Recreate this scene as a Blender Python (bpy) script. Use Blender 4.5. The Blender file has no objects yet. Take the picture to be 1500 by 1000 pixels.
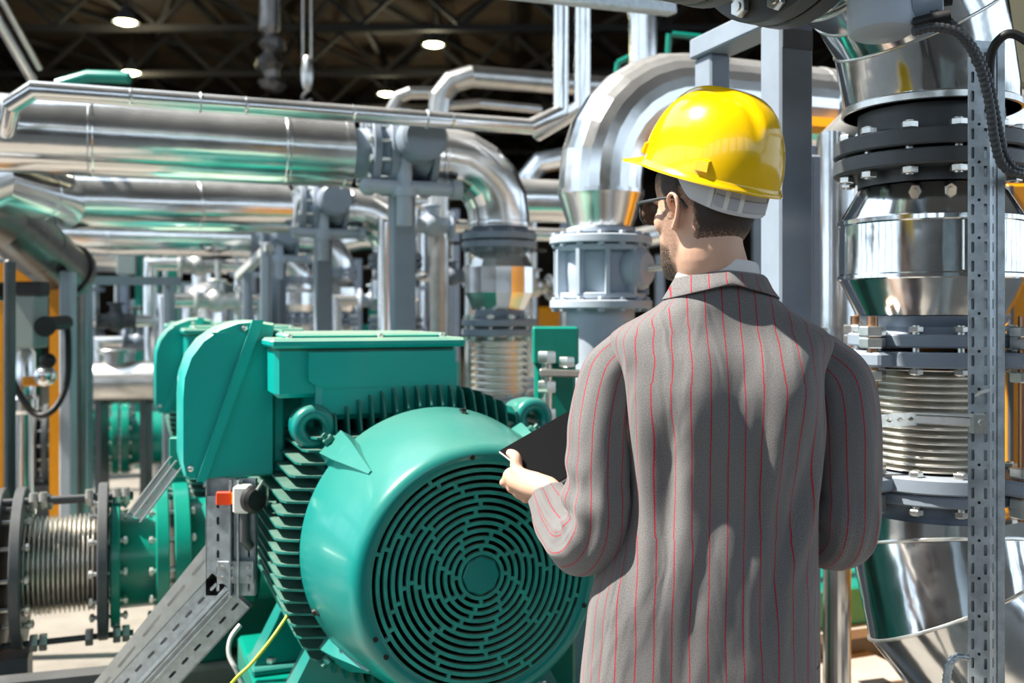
import bpy, math, random
from mathutils import Vector, Matrix, noise
random.seed(7)
PI = math.pi
V = Vector
sc = bpy.context.scene
COL = sc.collection

# ------------------------------------------------------------------ camera
CAM_H, F = 1.5, 1458.0
cam_d = bpy.data.cameras.new('camera')
cam = bpy.data.objects.new('camera', cam_d)
COL.objects.link(cam)
cam.location = (0, 0, CAM_H)
cam.rotation_euler = (PI / 2, 0, 0)
cam_d.sensor_width = 36
cam_d.lens = 36 * F / 1500
cam_d.shift_y = -40 / 1500
cam_d.clip_end = 200
cam_d.dof.use_dof = True
cam_d.dof.focus_distance = 1.95
cam_d.dof.aperture_fstop = 3.2
sc.camera = cam

# ------------------------------------------------------------------ light
w = bpy.data.worlds.new('sky')
sc.world = w
w.use_nodes = True
bg = w.node_tree.nodes['Background']
bg.inputs[0].default_value = (0.70, 0.85, 1.0, 1)
bg.inputs[1].default_value = 2.5
sun_d = bpy.data.lights.new('sun', 'SUN')
sun_d.energy = 10
sun_d.angle = math.radians(1.2)
sun_d.color = (1.0, 0.93, 0.82)
sun = bpy.data.objects.new('sun', sun_d)
COL.objects.link(sun)
SUN = V((-.57, -.06, .82)).normalized()
sun.location = SUN * 30
sun.rotation_euler = SUN.to_track_quat('Z', 'Y').to_euler()
sc.view_settings.view_transform = 'Standard'
sc.view_settings.look = 'None'
sc.view_settings.gamma = 1
sc.view_settings.exposure = 0.15
sc.view_settings.use_curve_mapping = False
sc.cycles.use_denoising = True
sc.cycles.max_bounces = 8
sc.cycles.sample_clamp_indirect = 6
sc.cycles.caustics_reflective = False
sc.cycles.caustics_refractive = False


# ------------------------------------------------------------------ helpers
def W(u, v, Y):                      # photograph position at a given distance -> point in the hall
    return V(((u - 750) / F * Y, Y, CAM_H - (v - 460) / F * Y))


YAW = math.radians(21.15)            # the plant's own grid: A to the right and away, B away
A = V((math.cos(YAW), math.sin(YAW), 0))
B = V((-math.sin(YAW), math.cos(YAW), 0))
Z = V((0, 0, 1))


def frame(axis, up=None):
    z = axis.normalized()
    up = up or (Z if abs(z.z) < .95 else V((1, 0, 0)))
    x = up.cross(z).normalized()
    y = z.cross(x)
    m = Matrix((x, y, z)).transposed()
    return m


class MB:
    def __init__(s, T=None):
        s.v, s.f, s.uv, s.T = [], [], [], T

    def add(s, vs, fs, uvs=None):
        n = len(s.v)
        if s.T is not None:
            vs = [s.T @ V(p) for p in vs]
        s.v += [tuple(p) for p in vs]
        s.f += [tuple(i + n for i in f) for f in fs]
        s.uv += uvs if uvs else [None] * len(fs)
        return s

    def box(s, c, size, R=None, bev=0):
        c = V(c)
        hx, hy, hz = [q / 2 for q in size]
        if bev <= 0:
            vs = [V((x, y, z)) for x in (-hx, hx) for y in (-hy, hy) for z in (-hz, hz)]
            fs = [(0, 1, 3, 2), (4, 6, 7, 5), (0, 4, 5, 1), (2, 3, 7, 6), (0, 2, 6, 4), (1, 5, 7, 3)]
        else:
            b = min(bev, hx * .9, hy * .9, hz * .9)
            vs, idx = [], {}
            for ax in range(3):
                for sx in (-1, 1):
                    for sy in (-1, 1):
                        for sz in (-1, 1):
                            sg = (sx, sy, sz)
                            h = (hx, hy, hz)
                            p = [sg[k] * (h[k] - (0 if k == ax else b)) for k in range(3)]
                            idx[(ax, sx, sy, sz)] = len(vs)
                            vs.append(V(p))
            fs = []
            for ax in range(3):
                o = [k for k in range(3) if k != ax]
                for sg in (-1, 1):
                    q = []
                    for (a, c2) in ((-1, -1), (1, -1), (1, 1), (-1, 1)):
                        t = [0, 0, 0]
                        t[ax] = sg
                        t[o[0]] = a
                        t[o[1]] = c2
                        q.append(idx[(ax, *t)])
                    fs.append(tuple(q))
            for ax in range(3):          # edges along ax between faces o0 and o1
                o = [k for k in range(3) if k != ax]
                for a in (-1, 1):
                    for c2 in (-1, 1):
                        t1, t2 = [0, 0, 0], [0, 0, 0]
                        for t, e in ((t1, -1), (t2, 1)):
                            t[ax] = e
                            t[o[0]] = a
                            t[o[1]] = c2
                        fs.append((idx[(o[0], *t1)], idx[(o[0], *t2)], idx[(o[1], *t2)], idx[(o[1], *t1)]))
            for sx in (-1, 1):
                for sy in (-1, 1):
                    for sz in (-1, 1):
                        fs.append((idx[(0, sx, sy, sz)], idx[(1, sx, sy, sz)], idx[(2, sx, sy, sz)]))
        if R is not None:
            R = R.to_3x3()
            vs = [R @ p for p in vs]
        return s.add([p + c for p in vs], fs)

    def bar(s, p0, p1, w, h, up=None, bev=0):
        p0, p1 = V(p0), V(p1)
        d = p1 - p0
        m = frame(d, up)
        return s.box((p0 + p1) / 2, (w, h, d.length), m, bev)

    def lathe(s, prof, p0=(0, 0, 0), axis=(0, 0, 1), seg=32, closed=False):
        m = frame(V(axis))
        p0 = V(p0)
        vs, fs = [], []
        n = len(prof)
        for (r, h) in prof:
            for k in range(seg):
                a = 2 * PI * k / seg
                vs.append(p0 + m @ V((max(r, 1e-5) * math.cos(a), max(r, 1e-5) * math.sin(a), h)))
        rows = n if closed else n - 1
        for i in range(rows):
            j = (i + 1) % n
            for k in range(seg):
                l = (k + 1) % seg
                fs.append((i * seg + k, i * seg + l, j * seg + l, j * seg + k))
        if not closed:
            if prof[0][0] > 1e-4:
                fs.append(tuple(range(seg))[::-1])
            if prof[-1][0] > 1e-4:
                fs.append(tuple((n - 1) * seg + k for k in range(seg)))
        return s.add(vs, fs)

    def cyl(s, p0, p1, r0, r1=None, seg=24):
        p0, p1 = V(p0), V(p1)
        d = p1 - p0
        return s.lathe([(r0, 0), (r1 if r1 is not None else r0, d.length)], p0, d, seg)

    def disc(s, c, axis, r, t, seg=40, b=.003):
        return s.lathe([(r - b, -t / 2), (r, -t / 2 + b), (r, t / 2 - b), (r - b, t / 2)], c, axis, seg)

    def tube(s, pts, r, seg=16, caps=True, mitre=True, uvfun=None, oval=None):
        pts = [V(p) for p in pts]
        n = len(pts)
        rad = r if isinstance(r, (list, tuple)) else [r] * n
        tans = []
        for i in range(n):
            a = (pts[i] - pts[i - 1]).normalized() if i else None
            b = (pts[i + 1] - pts[i]).normalized() if i < n - 1 else None
            tans.append((a, b))
        t0 = tans[0][1]
        up = Z if abs(t0.z) < .9 else V((1, 0, 0))
        x = up.cross(t0).normalized()
        vs, fs, prev = [], [], t0
        for i in range(n):
            a, b = tans[i]
            t = (a + b).normalized() if a and b else (a or b)
            ax = prev.cross(t)
            if ax.length > 1e-7:
                x = Matrix.Rotation(prev.angle(t), 3, ax.normalized()) @ x
            x = (x - t * x.dot(t)).normalized()
            y = t.cross(x)
            bend, k = None, 1
            if mitre and a and b and a.angle(b) > .02:
                k = 1 / math.cos(a.angle(b) / 2)
                bend = (b - a).normalized()
            for q in range(seg):
                an = 2 * PI * q / seg
                o = x * math.cos(an) * rad[i] + y * math.sin(an) * rad[i]
                if bend is not None:
                    o += bend * (o.dot(bend) * (k - 1))
                vs.append(pts[i] + o)
            prev = t
        for i in range(n - 1):
            for q in range(seg):
                l = (q + 1) % seg
                fs.append((i * seg + q, i * seg + l, (i + 1) * seg + l, (i + 1) * seg + q))
        if caps:
            fs.append(tuple(range(seg))[::-1])
            fs.append(tuple((n - 1) * seg + q for q in range(seg)))
        return s.add(vs, fs)

    def prism(s, poly, o, U, Vv, N, t):
        """polygon in the (U, V) plane at o, pushed along N by t"""
        o, U, Vv, N = V(o), V(U), V(Vv), V(N)
        n = len(poly)
        vs = [o + U * a + Vv * b for a, b in poly] + [o + U * a + Vv * b + N * t for a, b in poly]
        fs = [tuple(range(n)), tuple(range(2 * n - 1, n - 1, -1))]
        fs += [(i, (i + 1) % n + n * 0, (i + 1) % n + n, i + n)[::-1] for i in range(n)]
        return s.add(vs, fs)

    def hexnut(s, c, axis, r, h):
        return s.lathe([(r * .92, -h / 2), (r, -h / 2 + h * .12), (r, h / 2 - h * .12), (r * .92, h / 2)], c, axis, 6)

    def sphere(s, c, r, seg=20, rings=12, R=None):
        rr = r if isinstance(r, (tuple, list)) else (r, r, r)
        vs = []
        for i in range(rings + 1):
            th = PI * i / rings
            for k in range(seg):
                a = 2 * PI * k / seg
                p = V((rr[0] * max(math.sin(th), 1e-4) * math.cos(a), rr[1] * max(math.sin(th), 1e-4) * math.sin(a), rr[2] * math.cos(th)))
                if R is not None:
                    p = R.to_3x3() @ p
                vs.append(V(c) + p)
        fs = []
        for i in range(rings):
            for k in range(seg):
                l = (k + 1) % seg
                fs.append((i * seg + k, (i + 1) * seg + k, (i + 1) * seg + l, i * seg + l))
        return s.add(vs, fs)

    def torus(s, c, axis, R, r, seg=32, s2=10, a0=0, a1=2 * PI):
        m = frame(V(axis))
        full = abs(a1 - a0 - 2 * PI) < 1e-5
        n = seg if full else seg + 1
        pts = [V(c) + m @ V((R * math.cos(a0 + (a1 - a0) * i / seg), R * math.sin(a0 + (a1 - a0) * i / seg), 0)) for i in range(n)]
        vs = []
        for i, p in enumerate(pts):
            a = a0 + (a1 - a0) * i / seg
            rd = m @ V((math.cos(a), math.sin(a), 0))
            up = m @ V((0, 0, 1))
            for k in range(s2):
                b = 2 * PI * k / s2
                vs.append(p + rd * (r * math.cos(b)) + up * (r * math.sin(b)))
        fs = []
        for i in range(seg):
            j = (i + 1) % n
            for k in range(s2):
                l = (k + 1) % s2
                fs.append((i * s2 + k, j * s2 + k, j * s2 + l, i * s2 + l))
        if not full:
            fs.append(tuple(range(s2)))
            fs.append(tuple(seg * s2 + k for k in range(s2))[::-1])
        return s.add(vs, fs)

    def strip(s, o, U, Vv, N, width, length, pitch, cols, t=.0025):
        """slotted sheet: cols = [(cell_width, slot_width, slot_length, every)] side by side along U"""
        o, U, Vv, N = V(o), V(U), V(Vv), V(N)
        P = lambda a, b, d=0: o + U * a + Vv * b + N * d
        rows = int(length / pitch)
        x0 = 0
        K = 12
        for (cw, sw, sl, every) in cols:
            for rI in range(rows):
                y0 = rI * pitch
                cx, cy = x0 + cw / 2, y0 + pitch / 2
                if sw <= 0 or rI % every:
                    for d in (0, -t):
                        s.add([P(x0, y0, d), P(x0 + cw, y0, d), P(x0 + cw, y0 + pitch, d), P(x0, y0 + pitch, d)], [(0, 1, 2, 3)])
                    continue
                hole, outer = [], []
                for k in range(K):
                    a = 2 * PI * (k + .5) / K
                    ca, sa = math.cos(a), math.sin(a)
                    hx, hy = ca * sw / 2, sa * sw / 2 + (sl - sw) / 2 * (1 if sa > 0 else -1)
                    hole.append((cx + hx, cy + hy))
                    ax, ay = cw / 2, pitch / 2
                    m_ = max(abs(ca), abs(sa))
                    outer.append((cx + ca / m_ * ax, cy + sa / m_ * ay))
                corners = {1: (cx + cw / 2, cy + pitch / 2), 4: (cx - cw / 2, cy + pitch / 2), 7: (cx - cw / 2, cy - pitch / 2), 10: (cx + cw / 2, cy - pitch / 2)}
                for d in (0, -t):
                    vs = [P(a, b, d) for a, b in hole] + [P(a, b, d) for a, b in outer]
                    fs = [(k, (k + 1) % K, K + (k + 1) % K, K + k) for k in range(K)]
                    s.add(vs, fs)
                vs = [P(a, b, 0) for a, b in hole] + [P(a, b, -t) for a, b in hole]
                s.add(vs, [(k, (k + 1) % K, K + (k + 1) % K, K + k) for k in range(K)])
            x0 += cw
        L = rows * pitch
        for a, b, c, d in ((0, 0, x0, 0), (x0, 0, x0, L), (x0, L, 0, L), (0, L, 0, 0)):
            s.add([P(a, b), P(c, d), P(c, d, -t), P(a, b, -t)], [(0, 1, 2, 3)])
        return s

    def build(s, name, mat, parent=None, ang=35, recenter=True, fix=False):
        vs = s.v
        org = V((0, 0, 0))
        if parent is None and recenter and vs:
            xs, ys, zs = zip(*vs)
            org = V(((min(xs) + max(xs)) / 2, (min(ys) + max(ys)) / 2, min(zs)))
            vs = [(a - org.x, b - org.y, c - org.z) for a, b, c in vs]
        me = bpy.data.meshes.new(name)
        me.from_pydata(vs, [], s.f)
        if any(u is not None for u in s.uv):
            ul = me.uv_layers.new(name='cloth')
            k = 0
            for f, u in zip(s.f, s.uv):
                for q in range(len(f)):
                    ul.data[k].uv = u[q] if u else (0, 0)
                    k += 1
        if fix:
            import bmesh
            bm = bmesh.new()
            bm.from_mesh(me)
            bmesh.ops.recalc_face_normals(bm, faces=bm.faces)
            bm.to_mesh(me)
            bm.free()
        me.polygons.foreach_set('use_smooth', [True] * len(me.polygons))
        me.set_sharp_from_angle(angle=math.radians(ang))
        me.materials.append(mat)
        me.update()
        o = bpy.data.objects.new(name, me)
        COL.objects.link(o)
        o.location = org
        if parent is not None:
            o.parent = parent
            CH.setdefault(parent, []).append(o)
        return o


INV = {}
CH = {}                              # parent -> its parts


def thing(name, label, cat, loc=(0, 0, 0), yaw=0.0, group=None):
    o = bpy.data.objects.new(name, None)
    o.empty_display_size = .1
    COL.objects.link(o)
    o.location = V(loc)
    o.rotation_euler = (0, 0, yaw)
    INV[o] = (Matrix.Translation(V(loc)) @ Matrix.Rotation(yaw, 4, 'Z')).inverted()
    tag(o, label, cat, group)
    return o


def tag(o, label=None, cat=None, group=None, kind=None):
    if label: o['label'] = label
    if cat: o['category'] = cat
    if group: o['group'] = group
    if kind: o['kind'] = kind
    return o


def struct(o):
    o['kind'] = 'structure'
    return o


def WB(root):                        # builder that takes hall coordinates and stores the thing's own
    return MB(INV[root])


def clone(o, parent, mw):              # another copy of a part, placed in its parent's frame
    c = o.copy()
    COL.objects.link(c)
    c.parent = parent
    c.matrix_local = mw
    CH.setdefault(parent, []).append(c)
    return c


def dup(root, loc, yaw=None, label=None, group=None, scale=None):
    def rec(o, par):
        c = o.copy()
        COL.objects.link(c)
        c.parent = par
        if par is not None:
            CH.setdefault(par, []).append(c)
        for k in list(CH.get(o, [])):
            rec(k, c)
        return c
    r = rec(root, None)
    r.location = V(loc)
    if yaw is not None: r.rotation_euler = (0, 0, yaw)
    if scale: r.scale = scale
    if label: r['label'] = label
    if group: r['group'] = group
    return r


# ------------------------------------------------------------------ materials
def mat(name, col, rough=.5, metal=0.0, var=.0, vscale=6, bump=0.0, bscale=60, coat=0.0, dust=None, dustamt=0.0, rvar=0.0, emit=None, estr=0, stretch=None, spec=.5):
    m = bpy.data.materials.new(name)
    m.use_nodes = True
    nt = m.node_tree
    b = nt.nodes['Principled BSDF']
    b.inputs['Base Color'].default_value = (*col, 1)
    b.inputs['Roughness'].default_value = rough
    b.inputs['Metallic'].default_value = metal
    b.inputs['Coat Weight'].default_value = coat
    b.inputs['Coat Roughness'].default_value = .08
    b.inputs['Specular IOR Level'].default_value = spec
    L = nt.links.new
    tc = nt.nodes.new('ShaderNodeTexCoord')
    src = tc.outputs['Object']
    if stretch:
        mp = nt.nodes.new('ShaderNodeMapping')
        mp.inputs['Scale'].default_value = stretch
        L(src, mp.inputs[0])
        src = mp.outputs[0]
    if var or rvar or dust:
        n = nt.nodes.new('ShaderNodeTexNoise')
        n.inputs['Scale'].default_value = vscale
        n.inputs['Detail'].default_value = 6
        n.inputs['Roughness'].default_value = .65
        L(src, n.inputs['Vector'])
    last = None
    if var:
        mx = nt.nodes.new('ShaderNodeMix')
        mx.data_type = 'RGBA'
        mx.inputs[6].default_value = (*[max(0, c * (1 - var)) for c in col], 1)
        mx.inputs[7].default_value = (*[min(1, c * (1 + var)) for c in col], 1)
        rp = nt.nodes.new('ShaderNodeMapRange')
        rp.inputs[1].default_value = .3
        rp.inputs[2].default_value = .7
        L(n.outputs[0], rp.inputs[0])
        L(rp.outputs[0], mx.inputs[0])
        last = mx.outputs[2]
        L(last, b.inputs['Base Color'])
    if dust:                         # settled dust: only on upward faces, in patches
        g = nt.nodes.new('ShaderNodeNewGeometry')
        sx = nt.nodes.new('ShaderNodeSeparateXYZ')
        L(g.outputs['Normal'], sx.inputs[0])
        r1 = nt.nodes.new('ShaderNodeMapRange')
        r1.inputs[1].default_value = .2
        r1.inputs[2].default_value = .95
        L(sx.outputs[2], r1.inputs[0])
        mu = nt.nodes.new('ShaderNodeMath')
        mu.operation = 'MULTIPLY'
        L(r1.outputs[0], mu.inputs[0])
        L(n.outputs[0], mu.inputs[1])
        m2 = nt.nodes.new('ShaderNodeMath')
        m2.operation = 'MULTIPLY'
        m2.inputs[1].default_value = dustamt
        m2.use_clamp = True
        L(mu.outputs[0], m2.inputs[0])
        mx2 = nt.nodes.new('ShaderNodeMix')
        mx2.data_type = 'RGBA'
        if last: L(last, mx2.inputs[6])
        else: mx2.inputs[6].default_value = (*col, 1)
        mx2.inputs[7].default_value = (*dust, 1)
        L(m2.outputs[0], mx2.inputs[0])
        L(mx2.outputs[2], b.inputs['Base Color'])
        if metal:                    # a dust film is not metallic
            m3 = nt.nodes.new('ShaderNodeMapRange')
            m3.inputs[3].default_value = metal
            m3.inputs[4].default_value = metal * .1
            L(m2.outputs[0], m3.inputs[0])
            L(m3.outputs[0], b.inputs['Metallic'])
    if rvar:
        rr = nt.nodes.new('ShaderNodeMapRange')
        rr.inputs[1].default_value = .3
        rr.inputs[2].default_value = .7
        rr.inputs[3].default_value = max(.02, rough - rvar)
        rr.inputs[4].default_value = rough + rvar
        L(n.outputs[0], rr.inputs[0])
        L(rr.outputs[0], b.inputs['Roughness'])
    if bump:
        nb = nt.nodes.new('ShaderNodeTexNoise')
        nb.inputs['Scale'].default_value = bscale
        nb.inputs['Detail'].default_value = 3
        L(src, nb.inputs['Vector'])
        bp = nt.nodes.new('ShaderNodeBump')
        bp.inputs['Strength'].default_value = 1
        bp.inputs['Distance'].default_value = bump
        L(nb.outputs[0], bp.inputs['Height'])
        L(bp.outputs[0], b.inputs['Normal'])
    if emit:
        b.inputs['Emission Color'].default_value = (*emit, 1)
        b.inputs['Emission Strength'].default_value = estr
    return m


M = {}
M['alu'] = mat('aluminium_cladding', (.84, .85, .86), .20, 1, var=.10, vscale=2.5, bump=.004, bscale=3.2, rvar=.07, dust=(.52, .51, .49), dustamt=1.15)  # dust film on upward faces, strengthened to lighten the sunlit pipe tops
M['alu_near'] = mat('bright_aluminium_cladding', (.78, .80, .81), .13, 1, var=.14, vscale=5, bump=.0035, bscale=5, rvar=.06)
M['alu_dull'] = mat('dull_aluminium', (.55, .54, .52), .32, 1, var=.2, vscale=5, bump=.002, bscale=8)
M['foil'] = mat('crumpled_dull_foil', (.30, .28, .27), .4, 1, var=.3, vscale=3, bump=.02, bscale=6)
M['alu_dark'] = mat('shade_darkened_cladding', (.20, .195, .19), .34, 1, var=.25, vscale=4, bump=.003, bscale=5)  # missing sun painted in: a darker copy of the cladding for the left pipe
M['steel'] = mat('stainless_steel', (.85, .82, .76), .33, 1, var=.1, vscale=8)
M['zinc'] = mat('galvanised_steel', (.50, .56, .60), .38, .55, var=.22, vscale=35, rvar=.1)
M['zinc_light'] = mat('pale_galvanised_steel', (.72, .73, .72), .42, .5, var=.12, vscale=20)
M['bolt'] = mat('zinc_plated_bolt', (.78, .78, .74), .28, .9, var=.1, vscale=40)
M['grey'] = mat('blue_grey_paint', (.27, .325, .40), .42, 0, var=.12, vscale=5, rvar=.08, dust=(.45, .43, .40), dustamt=.35)
M['grey_light'] = mat('light_grey_paint', (.46, .53, .62), .38, 0, var=.1, vscale=5, dust=(.6, .58, .55), dustamt=.4)
M['grey_dark'] = mat('dark_grey_paint', (.075, .082, .09), .45, 0, var=.2, vscale=8, dust=(.3, .28, .25), dustamt=.25)
M['teal'] = mat('teal_enamel', (.0, .235, .215), .30, 0, var=.05, vscale=3, coat=.15, dust=(.20, .29, .21), dustamt=.6, bump=.0006, bscale=14)
M['teal_box'] = mat('brightened_box_teal', (.0, .42, .375), .33, 0, var=.05, vscale=3, coat=.2, dust=(.55, .58, .42), dustamt=1.3)  # the cover's teal made brighter to offset the shade on the boxes
M['teal_fin'] = mat('teal_dusty_casting', (.0, .17, .14), .5, 0, var=.3, vscale=12, dust=(.24, .27, .22), dustamt=.9)
M['green'] = mat('green_pump_paint', (.0, .26, .19), .33, 0, var=.15, vscale=5, coat=.2)
M['grille'] = mat('dusty_teal_grille', (.01, .30, .25), .5, 0, var=.3, vscale=22, dust=(.35, .28, .22), dustamt=1.3)
M['black'] = mat('matt_black', (.012, .012, .013), .5)
M['rubber'] = mat('black_rubber', (.022, .022, .024), .48, bump=.0004, bscale=90)
M['hose'] = mat('grey_black_hose', (.05, .055, .06), .4)
M['dark_in'] = mat('dark_interior', (.008, .010, .010), .8)
M['orange'] = mat('orange_paint', (.80, .30, .0), .4, var=.06)
M['cream'] = mat('cream_panel', (.60, .50, .30), .6, var=.05)
M['red'] = mat('orange_red_plastic', (.75, .06, .01), .35)
M['white'] = mat('white_plastic', (.75, .75, .73), .4)
M['brass'] = mat('copper_thread', (.55, .30, .17), .35, 1)
M['cabinet'] = mat('pale_grey_cabinet', (.33, .40, .39), .45, var=.05)
M['lime'] = mat('yellow_green_cable', (.55, .62, .05), .4)
M['floor'] = mat('concrete_floor', (.27, .245, .215), .62, var=.3, vscale=1.3, bump=.002, bscale=25, rvar=.15)
M['concrete'] = mat('concrete_plinth', (.42, .38, .33), .8, var=.15, vscale=4, bump=.002, bscale=30)
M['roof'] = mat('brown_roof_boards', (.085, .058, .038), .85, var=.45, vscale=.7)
M['near_roof'] = mat('paled_unseen_roof', (.20, .18, .155), .85, var=.2, vscale=.7)  # unseen near roof, paled to brighten what the pipes reflect
M['iron'] = mat('black_truss_iron', (.018, .016, .015), .7)
M['wall'] = mat('hall_wall', (.20, .18, .155), .8, var=.2, vscale=.8)
M['wall_dark'] = mat('dark_brick_wall', (.07, .058, .048), .9, var=.35, vscale=1.2)
M['lamp'] = mat('lamp_glow', (1, 1, .8), .5, emit=(1.0, 1.0, .45), estr=45)
M['hat'] = mat('yellow_helmet_plastic', (.93, .57, .0), .2, coat=.5, bump=.0004, bscale=30)
M['strap'] = mat('white_headband_plastic', (.62, .64, .67), .38)
M['strap_grey'] = mat('grey_headband_strap', (.42, .44, .48), .5)
M['shirt'] = mat('white_shirt_cotton', (.80, .79, .80), .8, bump=.0004, bscale=200)
M['trouser'] = mat('dark_trouser_wool', (.05, .05, .06), .9)
M['shoe'] = mat('black_shoe_leather', (.015, .013, .012), .3)
M['glass'] = mat('dark_lens', (.03, .035, .04), .05, 0, coat=1.0, spec=1)
M['frame'] = mat('dark_spectacle_frame', (.05, .055, .06), .25)
M['screen'] = mat('tablet_glass', (.006, .006, .007), .35, spec=.2)
M['tablet_edge'] = mat('silver_tablet_case', (.8, .8, .82), .3, .6)

# ------------------------------------------------------------------ the hall
struct(MB().box((0, 20, -.1), (34, 66, .2)).build('floor', M['floor'], recenter=False))
HZ = 9.6
# roof: an unseen open roof light, shaped to put sun on the near bays, boarded roof beyond
ce = MB()
RX0, RX1, RY0, RY1 = -10.5, -2.6, 0.3, 11.5
ce.box((0, (-14 + RY0) / 2, HZ + .1), (34, RY0 + 14, .2))
ce.box(((-17 + RX0) / 2, (RY0 + RY1) / 2, HZ + .1), (RX0 + 17, RY1 - RY0, .2))
ce.box(((17 + RX1) / 2, (RY0 + RY1) / 2, HZ + .1), (17 - RX1, RY1 - RY0, .2))
ce.box((0, (RY1 + 12) / 2, HZ + .1), (34, 12 - RY1, .2))
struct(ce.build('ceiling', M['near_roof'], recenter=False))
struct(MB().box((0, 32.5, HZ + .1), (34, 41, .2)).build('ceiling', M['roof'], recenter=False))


def wall_open(name, mat_, ax, c, a0, a1, bands, step, pier):
    """a wall on the plane ax=c from a0 to a1 with window bands between piers"""
    mb = MB()
    z = 0
    def bx(p0, p1, z0, z1, t=.3):
        if ax == 'x': mb.box((c, (p0 + p1) / 2, (z0 + z1) / 2), (t, p1 - p0, z1 - z0))
        else: mb.box(((p0 + p1) / 2, c, (z0 + z1) / 2), (p1 - p0, t, z1 - z0))
    for (z0, z1) in bands:
        bx(a0, a1, z, z0)
        q = a0
        while q < a1 - .01:
            bx(q, min(q + pier, a1), z0, z1)
            q += step
        z = z1
    bx(a0, a1, z, HZ)
    return struct(mb.build(name, mat_, recenter=False))


wall_open('wall_back', M['wall'], 'y', -13, -17, 17, [(4.6, 9.0)], 3.4, .9)
wall_open('wall_left', M['wall'], 'x', -17, -13, 16, [(1.4, 4.2), (5.2, 8.6)], 2.9, .5)
wall_open('wall_right', M['wall'], 'x', 17, -13, 16, [(1.4, 4.2), (5.2, 8.6)], 2.9, .5)
struct(MB().box((-17, 34.5, HZ / 2), (.3, 37, HZ)).build('wall_left', M['wall_dark'], recenter=False))
struct(MB().box((17, 34.5, HZ / 2), (.3, 37, HZ)).build('wall_right', M['wall_dark'], recenter=False))
struct(MB().box((0, 53, HZ / 2), (34, .3, HZ)).build('wall_front', M['wall_dark'], recenter=False))
for wi, (ax, c, a0, a1, bands, step) in enumerate((('y', -13, -17, 17, [(4.6, 9.0)], 3.4), ('x', -17, -13, 16, [(1.4, 4.2), (5.2, 8.6)], 2.9), ('x', 17, -13, 16, [(1.4, 4.2), (5.2, 8.6)], 2.9))):
    mb = MB()
    for z0, z1 in bands:
        for k in range(1, 3):
            zz = z0 + (z1 - z0) * k / 3
            mb.box(((a0 + a1) / 2, c, zz) if ax == 'y' else (c, (a0 + a1) / 2, zz), ((a1 - a0, .06, .06) if ax == 'y' else (.06, a1 - a0, .06)))
        q = a0 + step / 2
        while q < a1:
            mb.box((q, c, (z0 + z1) / 2) if ax == 'y' else (c, q, (z0 + z1) / 2), (.06, .06, z1 - z0))
            q += step / 2
    struct(mb.build('window_%d' % (wi + 1), M['iron'], recenter=False))
# trusses under the far roof: across and diagonal members
for i, y in enumerate((14.5, 19, 23.5, 28, 32.5, 37, 41.5, 46)):
    mb = MB()
    mb.bar((-16.8, y, HZ - .12), (16.8, y, HZ - .12), .22, .16)
    mb.bar((-16.8, y, HZ - 1.35), (16.8, y, HZ - 1.35), .16, .14)
    for k in range(14):
        x0 = -16.8 + 2.4 * k
        mb.bar((x0, y, HZ - .2), (x0 + 1.2, y, HZ - 1.3), .1, .1)
        mb.bar((x0 + 1.2, y, HZ - 1.3), (x0 + 2.4, y, HZ - .2), .1, .1)
    o = struct(mb.build('roof_truss', M['iron'], recenter=False))
mb = MB()
for k in range(-8, 9):
    mb.bar((k * 2.0, 12.1, HZ - .22), (k * 2.0, 52.8, HZ - .22), .12, .2)
for k in range(-4, 4):
    for q in range(4):
        y0 = 14.5 + q * 9
        mb.bar((k * 4.0, y0, HZ - .3), (k * 4.0 + 4, y0 + 9, HZ - .3), .14, .14)
        mb.bar((k * 4.0 + 4, y0, HZ - .3), (k * 4.0, y0 + 9, HZ - .3), .14, .14)
struct(mb.build('roof_purlin_grid', M['iron'], recenter=False))

# high-bay lamps
lamp0 = None
for i, (u, v, Y, lb) in enumerate(((184, 33, 22.5, 'glowing round high-bay lamp, upper of the two by the long thin pipe'), (192, 107, 27.5, 'glowing round high-bay lamp just above the thin silver pipe, lower of two'),
                                   (635, 66, 25, 'brightest high-bay lamp, hanging alone in the dark roof'), (566, 138, 30.5, 'glowing high-bay lamp low over the thin pipe, near the rusty duct'))):
    p = W(u, v, Y)
    if lamp0 is None:
        t = thing('high_bay_lamp', lb, 'lamp', p, 0, 'high-bay lamps under the roof')
        MB().lathe([(.05, .42), (.07, .30), (.16, .24), (.27, .03), (.28, 0), (.265, 0), (.15, .2), (.0, .26)], seg=28).build('lamp_shade', M['grey_dark'], t)
        MB().lathe([(.0, -.05), (.12, -.035), (.21, 0), (.22, .03), (.0, .03)], seg=24).build('lamp_lens', M['lamp'], t)
        MB().cyl((0, 0, .4), (0, 0, 1.4), .02, seg=8).build('hanger_rod', M['iron'], t)
        lamp0 = t
    else:
        t = dup(lamp0, p, 0, lb)
    ld = bpy.data.lights.new('high_bay_light', 'POINT')
    ld.energy = 110
    ld.color = (1, .9, .6)
    ld.shadow_soft_size = .2
    lo = bpy.data.objects.new('high_bay_light', ld)
    COL.objects.link(lo)
    lo.location = p - V((0, 0, .3))

# ------------------------------------------------------------------ pipe pieces
def flange(mb, p, ax, r, t):
    return mb.disc(p, ax, r, t, 48, .004)


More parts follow.
